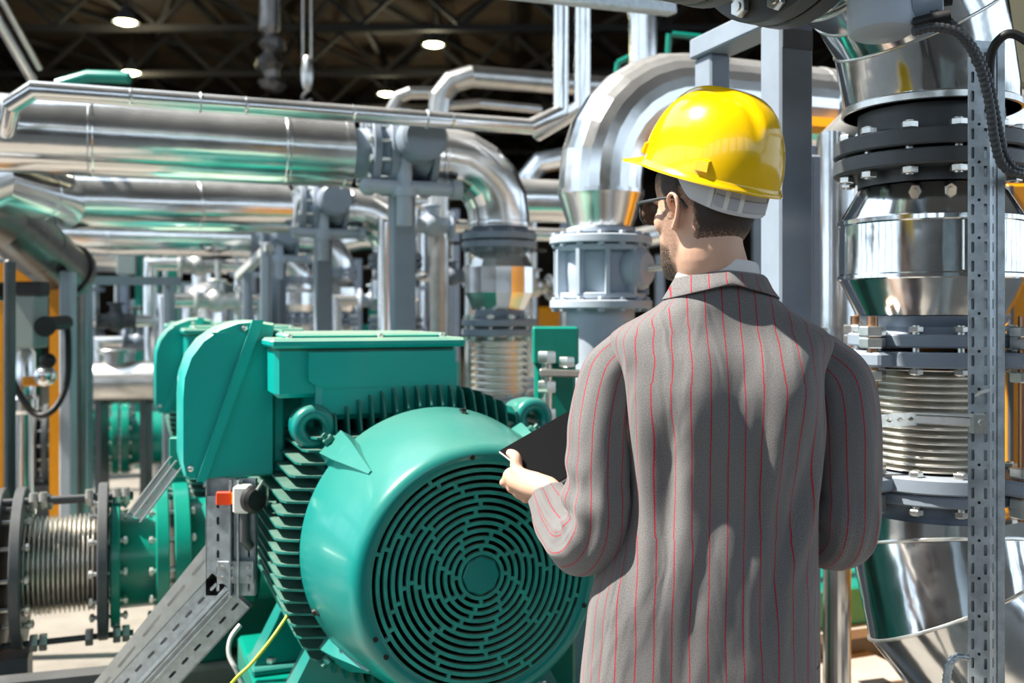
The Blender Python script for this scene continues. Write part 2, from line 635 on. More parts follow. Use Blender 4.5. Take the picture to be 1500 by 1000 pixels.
def bolt_ring(parent, p, ax, R, n, length, size, mat_=None, name='flange_bolt', phase=0.0, nut_both=True):
    """n hexagon bolts on a circle, each a part of its own"""
    p, ax = V(p), V(ax).normalized()
    m = frame(ax)
    mb = MB()
    mb.cyl((0, 0, -length / 2 - size * .9), (0, 0, length / 2 + size * .9), size * .5, seg=10)
    mb.hexnut((0, 0, length / 2 + size * .35), (0, 0, 1), size, size * .8)
    mb.hexnut((0, 0, -length / 2 - size * .35), (0, 0, 1), size, size * .8)
    first = None
    for k in range(n):
        a = 2 * PI * (k + phase) / n
        q = p + m @ V((R * math.cos(a), R * math.sin(a), 0))
        mw = Matrix.Translation(q) @ m.to_4x4()
        if first is None:
            first = mb.build(name, mat_ or M['bolt'], parent)
            first.matrix_local = mw
        else:
            clone(first, parent, mw)


def bolts_mesh(mb, p, ax, R, n, length, size, phase=0.0):
    p, ax = V(p), V(ax).normalized()
    m = frame(ax)
    for k in range(n):
        a = 2 * PI * (k + phase) / n
        q = p + m @ V((R * math.cos(a), R * math.sin(a), 0))
        mb.hexnut(q + ax * (length / 2 + size * .35), ax, size, size * .8)
        mb.hexnut(q - ax * (length / 2 + size * .35), ax, size, size * .8)
        mb.cyl(q - ax * (length / 2 + size), q + ax * (length / 2 + size), size * .5, seg=8)
    return mb


def band(mb, p, ax, r):
    return mb.lathe([(r, -.011), (r + .003, -.007), (r + .0035, 0), (r + .003, .007), (r, .011)], p, ax, 48)


def bellows(mb, p0, p1, r, amp, n, seg=44):
    p0, p1 = V(p0), V(p1)
    L = (p1 - p0).length
    pr = []
    for i in range(n * 8 + 1):
        t = i / (n * 8)
        pr.append((r - amp * (.5 - .5 * math.cos(2 * PI * n * t)) ** 1.7, L * t))
    return mb.lathe(pr, p0, p1 - p0, seg)


def arc(c, a0, a1, R, X, Y_, n):
    return [V(c) + V(X) * (R * math.cos(a0 + (a1 - a0) * i / n)) + V(Y_) * (R * math.sin(a0 + (a1 - a0) * i / n)) for i in range(n + 1)]


SP = 1.95                             # spacing of the pump bays along B
C1 = V((-.06, 4.71, 0))

# --- one bay: insulated pipe, butterfly valve on a post, elbow down to a column
X1 = V((1, 0, 0))


def bay_pipe(label, length, k, r=.155):
    t = thing('insulated_pipe', label, 'pipe', C1 + B * SP * k, YAW, 'large insulated pipes running into the valves')
    mb = MB()
    z = 2.22 - .055 * k
    mb.tube([(-length, 0, z), (-.72, 0, z)], r, 56)
    q = -1.0
    while q > -length:
        band(mb, (q, 0, z), (1, 0, 0), r)
        q -= .78
    mb.lathe([(r + .006, -.02), (r + .006, .012), (r - .03, .012)], (-.73, 0, z), (1, 0, 0), 48)
    mb.build('pipe_cladding', M['alu'], t, ang=25)
    MB().tube([(-.74, 0, z), (-.63, 0, z)], r * .72, 32).build('pipe_stub', M['grey_light'], t)
    return t


def bay_valve(label, k):
    t = thing('butterfly_valve', label, 'valve', C1 + B * SP * k, YAW, 'butterfly valves between pipe and elbow')
    z = 2.22 - .055 * k
    mb = MB()
    flange(mb, (-.625, 0, z), X1, .185, .035)
    flange(mb, (-.545, 0, z), X1, .185, .035)
    flange(mb, (-.36, 0, z), X1, .185, .03)
    mb.lathe([(.14, -.62), (.165, -.56), (.12, -.50), (.12, -.41), (.15, -.36), (.12, -.345)], (0, 0, z), X1, 32)
    mb.tube([(-.47, 0, z + .1), (-.47, 0, z + .21)], .05, 16)
    mb.box((-.47, 0, z + .18), (.12, .1, .05), bev=.012)
    mb.build('valve_body', M['grey'], t)
    bolt_ring(t, (-.585, 0, z), X1, .158, 12, .12, .018, phase=.5)
    mb = MB()
    mb.tube([(-.45, -.1, z + .04), (-.45, -.30, z + .04)], .10, 32)
    mb.tube([(-.45, -.30, z + .04), (-.45, -.315, z + .04)], [.10, .085], 32)
    mb.tube([(-.45, -.08, z), (-.36, -.1, z - .05)], .07, 20)
    mb.build('gearbox', M['grey'], t)
    mb = MB()
    mb.tube([(-.50, -.14, z - .02), (-.50, -.14, z - .33)], .035, 16)
    mb.tube([(-.50, -.14, z - .16), (-.50, -.14, z - .20)], .055, 16)
    mb.tube([(-.66, -.14, z - .16), (-.28, -.14, z - .16)], .032, 14)
    mb.tube([(-.28, -.14, z - .16), (-.24, -.14, z - .16)], .045, 14)
    mb.sphere((-.67, -.14, z - .16), .035)
    mb.build('actuator_stem', M['grey_light'], t)
    return t


def bay_post(label, k):
    t = thing('support_post', label, 'post', C1 + B * SP * k, YAW, 'square steel posts under the valves')
    z = 2.22 - .055 * k
    MB().box((-.475, 0, (z - .15) / 2 + .006), (.10, .12, z - .15 - .012), bev=.006).build('post_tube', M['grey'], t)
    MB().box((-.475, 0, .008), (.24, .24, .016)).build('base_plate', M['grey'], t)
    mb = MB()
    mb.box((-.475, 0, z - .14), (.2, .2, .016))
    mb.torus((-.475, 0, z), (1, 0, 0), .15, .012, 24, 8, PI, 2 * PI)
    mb.build('saddle', M['zinc'], t)
    return t


def bay_column(label, k):
    t = thing('pipe_column', label, 'pipe', C1 + B * SP * k, YAW, 'elbows and flanged columns dropping to the pumps')
    z = 2.22 - .055 * k
    r = .145
    mb = MB()
    pts = [V((-.335, 0, z)), V((-.27, 0, z))] + arc((-.27, 0, z - .27), PI / 2, 0, .27, (1, 0, 0), (0, 0, 1), 5)[1:] + [V((0, 0, z - .31))]
    mb.tube(pts, r, 48)
    band(mb, (-.30, 0, z), X1, r)
    band(mb, (0, 0, z - .295), Z, r)
    mb.build('elbow_cladding', M['alu'], t, ang=10)
    mb = MB()
    zt = z - .31
    mb.lathe([(.12, 1.38), (.12, zt - .03), (.13, zt)], (0, 0, 0), Z, 36)
    for zz in (1.865, 1.825, 1.46, 1.415, 1.10, 1.065, .93):
        flange(mb, (0, 0, zz), Z, .178, .032)
    bolts_mesh(mb, (0, 0, 1.845), Z, .155, 10, .075, .016)
    mb.build('column_flanges', M['grey'], t)
    mb = MB()
    mb.lathe([(.118, 1.795), (.125, 1.79), (.162, 1.72), (.163, 1.60), (.125, 1.52), (.118, 1.515)], (0, 0, 0), Z, 14)
    mb.build('insulated_barrel', M['alu'], t, ang=15)
    mb = MB()
    bellows(mb, (0, 0, 1.115), (0, 0, 1.40), .135, .018, 9)
    mb.build('bellows', M['steel'], t, ang=50)
    mb = MB()
    bolts_mesh(mb, (0, 0, 1.4375), Z, .152, 10, .085, .018)
    bolts_mesh(mb, (0, 0, 1.08), Z, .152, 10, .075, .018)
    mb.build('bolt_rings', M['bolt'], t)
    mb = MB()
    mb.lathe([(.11, .95), (.11, .62), (.19, .55), (.26, .42), (.26, .28), (.16, .2), (.16, .012), (.24, .012), (.24, 0)], (0, 0, 0), Z, 36)
    mb.build('pump_inlet', M['green'], t)
    return t


names = ['nearest bay, largest in the row', 'second bay, behind the big grey post', 'third bay, deep in the hall', 'fourth bay, farthest back']
for k in range(4):
    far = ['of the nearest bay, above all the others', 'of the second bay, seen below the nearest one', 'of the third bay, hidden deeper behind', 'of the fourth bay, deepest in the plant'][k]
    if k != 1:
        bay_pipe('large silver-clad horizontal pipe %s' % far, 5.2 if k == 0 else 4.5, k)
    bay_valve('blue-grey butterfly valve with round gearbox %s' % far, k)
    bay_post('square blue-grey steel post under the valve %s' % far, k)
    bay_column('silver elbow dropping into a flanged column %s' % far, k)

# second bay's pipe: mitred at its far end and running towards the camera, upper left
t = thing('insulated_pipe', 'silver-clad horizontal pipe below the top one, mitred into a dark bend on the left', 'pipe', C1 + B * SP, YAW, 'large insulated pipes running into the valves')
mb = WB(t)
o1 = C1 + B * SP + Z * 2.165 - A * .72
e1 = W(92, 306, 5.55)
e1.z = 2.125
d0 = (e1 - o1).normalized()
mb.tube([o1, e1, W(-25, 262, 4.55), W(-120, 300, 4.3)], .155, 56)
for q in (.55, 1.3, 1.62, 2.1):
    band(mb, o1 + d0 * q, d0, .155)
dd = (W(-25, 262, 4.55) - e1).normalized()
band(mb, e1 + dd * .45, dd, .155)
mb.build('pipe_cladding', M['alu'], t, ang=12)
# dark pipe dropping away below it, far left
t = thing('insulated_pipe', 'dark reflective pipe slanting down to the right at the left edge', 'pipe', W(0, 330, 4.9) * 1, 0)
mb = WB(t)
a_, b_, c_ = W(-150, 250, 4.7), W(10, 325, 5.0), W(96, 398, 5.6)
mb.tube([a_, b_, c_], .15, 40)
flange(mb, c_, c_ - b_, .17, .04)
mb.tube([c_, c_ + (c_ - b_) * .25, V((c_.x + (c_ - b_).x * .25, c_.y + .15, 0))], .04, 20)
band(mb, (a_ + b_) / 2, b_ - a_, .15)
band(mb, b_ * .5 + c_ * .5, c_ - b_, .15)
mb.build('pipe_cladding', M['alu_dark'], t, ang=12)

# thin pipe in front of the row, rising at its right end
t = thing('thin_pipe', 'long thin silver pipe crossing above the big pipe, bent up at its right end', 'pipe', (0, 0, 0), 0)
INV[t] = Matrix.Identity(4)
L0, L1 = W(62, 133, 3.62), W(785, 184, 4.24)
L1.z = L0.z
L1 = L0 + A * ((L1 - L0).length)
kx = (L1.x / L1.y) * F + 750
up0 = L1 + A * .17 + Z * .085 + B * .05
mb = MB()
mb.tube([L0 - A * .03 - B * 0, L0 - A * .10 + B * .03 - Z * .05, L0 - A * .16 + B * .35 - Z * .12][::-1] + [L0 + A * .01, L1, up0, up0 + Z * 1.3], .034, 28)
q = .3
while q < (L1 - L0).length:
    mb.lathe([(.034, -.006), (.0358, 0), (.034, .006)], L0 + A * q, A, 24)
    q += .42
mb.build('pipe_run', M['alu'], t, ang=14)
for q in (.55, 1.45):
    pc = L0 + A * q
    MB().torus(pc, A, .0365, .004, 20, 6).build('pipe_clamp', M['zinc'], t)
t = thing('thin_pipe', 'vertical silver pipe right behind the rising end of the long thin pipe', 'pipe', up0 + A * .12 + B * .25, 0)
mb = WB(t)
q0 = W(853, 150, 4.6)
mb.tube([q0 - A * .1 + B * .3 - Z * .1, q0 - Z * .02, q0 + Z * 1.4], .038, 28)
mb.build('pipe_run', M['alu'], t, ang=14)
t = thing('thin_pipe', 'wide vertical silver pipe rising behind the big near elbow', 'pipe', W(942, 95, 5.0), 0)
mb = WB(t)
mb.tube([W(942, 130, 5.0), W(942, 25, 5.0), W(925, -30, 5.0)], .07, 32)
mb.build('pipe_run', M['alu'], t, ang=14)
t = thing('cable_duct', 'flat silver duct crossing the top edge above the vertical pipes', 'duct', W(860, 5, 3.6), 0)
mb = WB(t)
mb.bar(W(640, -24, 3.4), W(985, 14, 4.0), .06, .045, bev=.006)
mb.build('duct_body', M['zinc'], t)

# ------------------------------------------------------------------ big near elbow with strainer valve
CE = V(((880 - 750) / F * 3.6, 3.6, 0))
t = thing('insulated_elbow', 'huge faceted silver elbow behind the helmet, running off to the right', 'pipe', CE, YAW)
r = .152
zc = 2.31
mb = MB()
pts = [V((0, 0, 1.93)), V((0, 0, 1.98))] + arc((.34, 0, 1.98), PI, PI / 2, .34, (1, 0, 0), (0, 0, 1), 7)[1:] + [V((4.4, 0, 2.32))]
mb.tube(pts, r, 26)
mb.build('elbow_cladding', M['alu'], t, ang=8)
for q in (.40, .95, 1.5, 2.1, 2.7):
    band(MB(), (q, 0, 2.32), X1, r).build('seam_bead', M['alu'], t)
mb = MB()
mb.lathe([(.112, 1.80), (.118, 1.815), (.150, 1.915), (.157, 1.93), (.157, 1.945)], (0, 0, 0), Z, 26)
mb.build('cone_end', M['alu'], t, ang=15)

t = thing('strainer_valve', 'light grey flanged valve body ringed with bolts, left of the chin', 'valve', CE, YAW)
mb = MB()
for zz, rr, tt in ((1.80, .125, .02), (1.765, .185, .03), (1.735, .165, .022), (1.565, .165, .022), (1.535, .185, .03)):
    flange(mb, (0, 0, zz), Z, rr, tt)
mb.lathe([(.105, 1.50), (.125, 1.52), (.125, 1.56), (.135, 1.58), (.14, 1.65), (.135, 1.72), (.12, 1.74)], (0, 0, 0), Z, 36)
for k in range(10):
    a = 2 * PI * k / 10
    mb.box((.148 * math.cos(a), .148 * math.sin(a), 1.65), (.05, .014, .16), Matrix.Rotation(a, 4, 'Z'))
mb.build('valve_body', M['grey_light'], t)
bolt_ring(t, (0, 0, 1.765), Z, .168, 14, .03, .013, M['grey_light'])
bolt_ring(t, (0, 0, 1.535), Z, .168, 14, .03, .013, M['grey_light'])
mb = MB()
dn = V((.55, -.83, 0)).normalized()
cc = V((.0, 0, 1.66)) + dn * .12
mb.lathe([(.075, 0), (.08, .02), (.075, .05), (.055, .07), (0, .075)], cc, dn, 28)
mb.build('side_cover', M['grey_light'], t)
mb = MB()
mb.tube([cc + dn * .07, cc + dn * .12 + V((.05, 0, .01)), cc + dn * .12 + V((.15, 0, .025))], .012, 12)
mb.build('valve_lever', M['bolt'], t)

t = thing('grey_standpipe', 'light grey vertical pipe under the bolted valve, beside his shoulder', 'pipe', CE, YAW)
mb = MB()
mb.lathe([(.20, 0), (.20, .03), (.122, .03), (.122, 1.518)], (0, 0, 0), Z, 40)
mb.build('pipe_barrel', M['grey_light'], t)
mb = MB()
bolts_mesh(mb, (0, 0, .035), Z, .165, 8, .03, .014)
mb.build('foot_bolts', M['bolt'], t)

# ------------------------------------------------------------------ steel support frame behind the man
PF = V(((1152 - 750) / F * 2.65, 2.65, 0))
t = thing('steel_support_frame', 'tall blue-grey square-tube frame standing right behind the helmet', 'frame', PF, YAW)
hz = 2.27
for nm, x, y, h in (('post', 0, 0, hz), ('post', 0, .36, hz), ('post', .30, .30, 1.98)):
    MB().box((x, y, h / 2), (.105 if (x, y) == (0, 0) else (.07 if x == 0 else .035), .09, h), bev=.006).build(nm, M['grey'], t)
mb = MB()
mb.build('beam', M['grey'], t) if False else MB().box((0, .18, hz + .03), (.10, .46, .06), bev=.005).build('beam', M['grey'], t)
MB().box((.17, .30, 1.99), (.29, .05, .05), bev=.005).build('beam', M['grey'], t)
MB().box((0, -.047, hz - .05), (.094, .004, .05)).build('end_cap', M['grey_dark'], t)
for x, y in ((0, 0), (0, .36), (.30, .30)):
    MB().box((x, y, .006), (.18, .18, .012)).build('base_plate', M['grey'], t)
MB().box((.15, .30, 1.15), (.27, .05, .05)).build('beam', M['grey'], t)

# ------------------------------------------------------------------ right-hand column
PR = W(1362, 460, 2.4)
PR.z = 0
Zv = lambda v: 1.5 - (v - 460) / F * 2.4
t = thing('mitred_pipe', 'polished silver mitred elbow at the top right, above the dark flanges', 'pipe', PR, YAW)
r = .198
RB = .335
zb = Zv(168)
bend = V((-.86, -.5, 0)).normalized()       # towards the left and the camera, in the plant frame
bend = V((-.98, -.18, 0)).normalized()
mb = MB()
pts = [V((0, 0, zb)), V((0, 0, zb + .045))] + arc(V((0, 0, zb + .045)) + bend * RB, 0, PI / 2, RB, -bend, Z, 3)[1:] + [V((0, 0, zb + .045 + RB)) + bend * (RB + .10)]
mb.tube(pts, r, 64)
mb.build('elbow_cladding', M['alu_near'], t, ang=12)
top_end = pts[-1]
mb = MB()
mb.lathe([(r, 0), (r + .005, .002), (r + .005, .016), (r, .02)], pts[0], Z, 64)
for i in (2, 3, 4):
    ax_ = ((pts[i] - pts[i - 1]).normalized() + (pts[i + 1] - pts[i]).normalized()).normalized()
    rr = r / math.cos(PI / 12)
    m = frame(ax_)
    ring = []
    x_ax = (bend - ax_ * bend.dot(ax_)).normalized()
    y_ax = ax_.cross(x_ax)
    n = 64
    rp = [pts[i] + x_ax * (math.cos(2 * PI * k / n) * r / math.cos(PI / 12)) + y_ax * (math.sin(2 * PI * k / n) * r) for k in range(n)]
    MB().tube(rp + rp[:1], .0038, 8, caps=False, mitre=False).build('seam_bead', M['bolt'], t)
mb.build('seam_bead', M['bolt'], t)

hp = PR + Matrix.Rotation(YAW, 3, 'Z') @ top_end
bw = Matrix.Rotation(YAW, 3, 'Z') @ bend
t = thing('flanged_pipe', 'dark grey flanged pipe overhead at the top edge, bolts facing down', 'pipe', hp, 0)
mb = WB(t)
flange(mb, hp + bw * .03, bw, .235, .045)
flange(mb, hp + bw * .085, bw, .235, .045)
mb.tube([hp + bw * .1, hp + bw * .24], .165, 44)
flange(mb, hp + bw * .255, bw, .225, .04)
flange(mb, hp + bw * .305, bw, .225, .04)
mb.tube([hp + bw * .32, hp + bw * .60], .15, 44)
flange(mb, hp + bw * .60, bw, .21, .04)
mb.build('pipe_body', M['grey_dark'], t)
mt = INV[t]
bolt_ring(t, mt @ (hp + bw * .058), bw, .205, 12, .105, .022, phase=.3)
bolt_ring(t, mt @ (hp + bw * .28), bw, .195, 12, .095, .022, phase=.1)

t = thing('flanged_joint', 'dark grey flange pair with bolts under the polished elbow', 'flange', PR, YAW)
mb = MB()
mb.lathe([(.165, Zv(275)), (.165, Zv(150))], (0, 0, 0), Z, 48)
flange(mb, (0, 0, Zv(219)), Z, .222, .038)
flange(mb, (0, 0, Zv(246)), Z, .222, .036)
mb.build('flange_pair', M['grey_dark'], t)
bolt_ring(t, (0, 0, Zv(232)), Z, .195, 12, .088, .019, phase=.12)

t = thing('insulated_barrel', 'polished silver barrel with tapered ends above the bellows', 'pipe', PR, YAW)
mb = MB()
mb.lathe([(.160, Zv(278)), (.165, Zv(278)), (.208, Zv(322))], (0, 0, 0), Z, 64)
mb.lathe([(.2095, Zv(322)), (.212, Zv(324)), (.2125, Zv(330)), (.2095, Zv(332)), (.2095, Zv(402)), (.2125, Zv(404)), (.2125, Zv(409)), (.2095, Zv(411))], (0, 0, 0), Z, 64)
mb.lathe([(.208, Zv(410)), (.17, Zv(461)), (.16, Zv(461))], (0, 0, 0), Z, 64)
mb.build('barrel_cladding', M['alu_near'], t, ang=15)
mb = MB()
mb.box((-.09, -.192, Zv(367)), (.003, .003, .11))
for k in range(4):
    mb.sphere((-.02, -.2105, Zv(335 + 22 * k)), .003, 8, 6)
mb.build('cladding_rivets', M['bolt'], t)

t = thing('expansion_joint', 'stainless bellows between blue-grey flanges, right of his shoulder', 'expansion joint', PR + A * .01, YAW)
mb = MB()
mb.lathe([(.152, Zv(478)), (.166, Zv(468)), (.170, Zv(462)), (.152, Zv(460))][::-1] + [(.160, Zv(490))], (0, 0, 0), Z, 48)
flange(mb, (0, 0, Zv(497)), Z, .196, .030)
flange(mb, (0, 0, Zv(523)), Z, .205, .036)
for a in (.2, PI / 2 + .2, PI + .2, 1.5 * PI + .2):      # ears that carry the tie rods
    mb.box((.205 * math.cos(a), .205 * math.sin(a), Zv(523)), (.09, .075, .034), Matrix.Rotation(a, 4, 'Z'), .006)
mb.build('upper_flange', M['grey'], t)
mb = MB()
flange(mb, (0, 0, Zv(695)), Z, .205, .036)
flange(mb, (0, 0, Zv(716)), Z, .196, .026)
mb.lathe([(.155, Zv(722)), (.155, Zv(748))], (0, 0, 0), Z, 48)
for a in (.2, PI / 2 + .2, PI + .2, 1.5 * PI + .2):
    for v_ in (695,):
        mb.box((.205 * math.cos(a), .205 * math.sin(a), Zv(v_)), (.09, .075, .034), Matrix.Rotation(a, 4, 'Z'), .006)
mb.build('lower_flange', M['grey'], t)
mb = MB()
bellows(mb, (0, 0, Zv(680)), (0, 0, Zv(538)), .154, .022, 14, 64)
mb.build('bellows', M['steel'], t, ang=60)
bolt_ring(t, (0, 0, Zv(510)), Z, .18, 12, .085, .016, phase=.15)
bolt_ring(t, (0, 0, Zv(706)), Z, .18, 12, .075, .016, phase=.15)
for a in (.2, PI / 2 + .2, PI + .2, 1.5 * PI + .2):
    x_, y_ = .226 * math.cos(a), .226 * math.sin(a)
    mb = MB()
    mb.cyl((x_, y_, Zv(740)), (x_, y_, Zv(463)), .0125, seg=16)
    mb.build('tie_rod', M['brass'], t)
    for v_ in (500, 484, 545, 674, 716, 728):
        MB().hexnut((x_, y_, Zv(v_)), Z, .030, .024).build('tie_rod_nut', M['bolt'], t)

t = thing('mitred_pipe', 'dusty polished silver elbow bending away at the lower right corner', 'pipe', PR, 0)
mb = WB(t)
r = .2
q0 = W(1372, 745, 2.42)
q1 = W(1372, 796, 2.42)
q2 = W(1396, 888, 2.34)
q3 = W(1530, 1060, 2.36)
q4 = q3 + V((.5, .25, -.26))
q4 = V((q3.x + .55, q3.y + .3, .45))
q5 = V((q3.x + .85, q3.y + .5, .2005))
pp = [q0, q1, q2, q3, q4, q5 + V((1.2, .8, .006))]
mb.tube(pp, r, 64)
mb.build('elbow_cladding', M['alu_near'], t, ang=12)
mb = WB(t)
for i in (1, 2, 3):
    ax_ = ((pp[i] - pp[i - 1]).normalized() + (pp[i + 1] - pp[i]).normalized()).normalized()
    bd = ((pp[i + 1] - pp[i]).normalized() - (pp[i] - pp[i - 1]).normalized())
    x_ax = (bd - ax_ * bd.dot(ax_)).normalized()
    y_ax = ax_.cross(x_ax)
    kk = 1 / math.cos((pp[i] - pp[i - 1]).angle(pp[i + 1] - pp[i]) / 2)
    n = 64
    rp = [pp[i] + x_ax * (math.cos(2 * PI * k / n) * (r + .001) * kk) + y_ax * (math.sin(2 * PI * k / n) * (r + .001)) for k in range(n)]
    WB(t).tube(rp + rp[:1], .0042, 8, caps=False, mitre=False).build('seam_bead', M['bolt'], t)

# vertical pipe far behind between frame and column
t = thing('thin_pipe', 'bright vertical silver pipe between the grey frame and the right column', 'pipe', W(1222, 460, 3.35), 0)
mb = WB(t)
mb.tube([W(1226, 480, 3.3), W(1226, 212, 3.3), W(1262, 175, 3.45)], .065, 32)
mb.tube([W(1226, 480, 3.3), V((W(1226, 480, 3.3).x, 3.3, 0.0))], .045, 24)
mb.build('pipe_run', M['alu'], t, ang=14)

# ------------------------------------------------------------------ slotted steel angle post
px = lambda v: 1447 + (460 - v) * .007
t = thing('slotted_angle_post', 'perforated galvanised angle post standing in front of the right-hand column', 'post', V((W(1450, 460, 2.02).x, 2.02, 0)), 0)
HP = 2.06
PW = .052
mb = MB()
U1 = V((-.96, .28, 0)).normalized()
U2 = V((.72, .69, 0)).normalized()
N1 = U1.cross(Z) * -1
cols = [(.016, .0065, .023, 1), (.008, .0, 0, 1), (.016, .0065, .023, 1)]
mb.strip((0, 0, 0), U1, Z, V((-.28, -.96, 0)).normalized(), .04, HP, .0385, cols, .003)
mb.strip((0, 0, 0), U2, Z, V((.69, -.72, 0)).normalized(), .04, HP, .0385, [(.010, 0, 0, 1), (.014, .0055, .022, 1), (.016, 0, 0, 1)], .003)
e_ = U2 * .04
mb.add([U1 * .04, U2 * .04, U2 * .04 + Z * HP, U1 * .04 + Z * HP, U1 * .04 + V((0, .003, 0)), U2 * .04 + V((0, .003, 0)), U2 * .04 + V((0, .003, HP)), U1 * .04 + V((0, .003, HP))], [(0, 1, 2, 3), (7, 6, 5, 4), (0, 3, 7, 4), (1, 5, 6, 2)])
mb.box(e_ + V((.006, -.002, HP / 2)), (.016, .003, HP), Matrix.Rotation(.1, 4, 'Z'))
o = mb.build('angle_profile', M['zinc'], t, ang=30)
mb = MB()
k_ = 1
while k_ < 50:
    p_ = U1 * .020 + Z * (k_ * .0385 + .0)
    mb.cyl(p_ + V((-.28, -.96, 0)).normalized() * .0006, p_ + V((-.28, -.96, 0)).normalized() * -.0005, .0032, seg=10)
    k_ += 2
mb.build('hole_dots', M['black'], t)  # black discs on the face, painted as the dark of holes
mb = MB()
for x_, y_ in ((0, 0),):
    mb.box((0, .02, .004), (.12, .1, .008))
mb.build('base_plate', M['zinc'], t)

t = thing('bracket_arm', 'slotted steel bracket arm reaching left from the perforated post', 'bracket', W(1434, 620, 2.01), 0)
mb = WB(t)
aL, aM, aR = W(1280, 617, 2.20), W(1345, 613, 2.10), W(1437, 618, 1.985)
d_ = (aM - aL).normalized()
nn = V((d_.y, -d_.x, 0)).normalized()
mb.strip(aL - Z * .014, d_, Z, nn, .1, .028, .028, [(.0, 0, 0, 1)] + [(.028, .016, .010, 1)] * 4, .004)
mb.build('slotted_strip', M['zinc'], t)
mb = WB(t)
d2 = (aR - aM).normalized()
mb.bar(aM + Z * .0, aR + Z * .0, .026, .020, bev=.003)
mb.bar(aM + Z * .012, aR + Z * .012, .034, .003)
mb.build('channel_piece', M['zinc_light'], t)
mb = WB(t)
mb.hexnut(aR + V((-.004, -.012, 0)), V((0, -1, 0)), .008, .008)
mb.bar(aR + V((-.006, 0, -.022)), aR + V((-.006, 0, .016)), .024, .026)
mb.build('clamp_screw', M['bolt'], t)
o = MB()
tp = [W(1430, 580, 1.995), W(1436, 575, 1.975), W(1449, 571, 1.972)]
o.tube(tp, .0032, 8)
o = o.build('cable_tie', M['white'])
tag(o, 'short white cable tie end sticking out of the perforated post', 'cable tie')

# actuator housing overhead and its conduits
t = thing('actuator_housing', 'light grey round motor housing hanging at the top edge beside the helmet post', 'actuator', W(1292, 20, 1.98), 0)
mb = WB(t)
cb = W(1292, 46, 1.98)
mb.lathe([(0, -.012), (.05, -.010), (.062, -.003), (.066, .008), (.066, .26)], cb, V((0, .05, 1)), 40)
mb.build('housing', M['grey_light'], t)
mb = WB(t)
mb.lathe([(.045, 0), (.045, .055), (.036, .06), (0, .062)], cb + V((.045, -.01, .045)), V((1, -.15, .1)), 28)
mb.build('gland_boss', M['grey'], t)
mb = WB(t)
mb.tube([cb + V((.09, -.02, .055)), cb + V((.125, -.03, .058))], .015, 14)
mb.tube([cb + V((.045, -.045, .002)), cb + V((.075, -.06, .007)), cb + V((.105, -.07, .011))], .012, 14)
mb.build('cable_gland', M['black'], t)


def hose(name, label, pts, r, mat_, ribs=True, cat='hose', group=None, seg=12, n=14):
    """smooth ribbed conduit through points"""
    P = [V(p) for p in pts]
    out = []
    for i in range(len(P) - 1):
        p0, p1, p2, p3 = P[max(i - 1, 0)], P[i], P[i + 1], P[min(i + 2, len(P) - 1)]
        for k in range(n):
            s = k / n
            out.append(.5 * ((2 * p1) + (p2 - p0) * s + (2 * p0 - 5 * p1 + 4 * p2 - p3) * s * s + (3 * p1 - p0 - 3 * p2 + p3) * s ** 3))
    out.append(P[-1])
    rad = r
    if ribs:
        L = [0]
        for a, b in zip(out, out[1:]):
            L.append(L[-1] + (b - a).length)
        step = r * .28
        m_ = int(L[-1] / step)
        res, rr, j = [], [], 0
        for k in range(m_ + 1):
            s = k * L[-1] / m_
            while j < len(L) - 2 and L[j + 1] < s:
                j += 1
            f_ = (s - L[j]) / max(L[j + 1] - L[j], 1e-9)
            res.append(out[j].lerp(out[j + 1], f_))
            rr.append(r * (1 if k % 4 in (0, 1) else .86))
        out, rad = res, rr
    mb = MB()
    mb.tube(out, rad, seg, mitre=False)
    o = mb.build(name, mat_, ang=60)
    tag(o, label, cat, group)
    return o


hose('corrugated_conduit', 'upper grey corrugated conduit leaving the round housing and running down the post', [W(1347, 8, 1.94), W(1385, 28, 1.93), W(1425, 70, 1.93), W(1448, 120, 1.93), W(1462, 185, 1.94), W(1474, 232, 1.95), W(1500, 250, 1.98), W(1560, 240, 2.1)], .0095, M['hose'])
hose('corrugated_conduit', 'lower corrugated conduit leaving the underside of the round housing', [W(1338, 46, 1.90), W(1372, 40, 1.90), W(1408, 52, 1.905), W(1434, 95, 1.915), W(1449, 150, 1.92), W(1457, 205, 1.925), W(1470, 243, 1.93), W(1500, 256, 1.95), W(1560, 262, 2.1)], .0095, M['hose'])
hose('black_cable', 'smooth black cable arching off the post top past the right edge', [W(1450, 128, 2.0), W(1451, 85, 1.99), W(1462, 60, 1.97), W(1485, 50, 1.96), W(1530, 75, 1.96), W(1600, 95, 2.0)], .009, M['black'], ribs=False, cat='cable')
hose('metal_conduit', 'pale metal conduit looping behind the foot of the perforated post', [W(1418, 963, 2.0), W(1400, 963, 2.0), W(1388, 985, 2.0), W(1385, 1060, 2.0), W(1385, 1300, 2.0), W(1385, 1540, 2.0)], .0085, M['zinc'], True)

# ------------------------------------------------------------------ electric motor
MO = V((-.071, 2.3, 0))
ZA = .896                              # shaft height
Y1 = V((0, 1, 0))


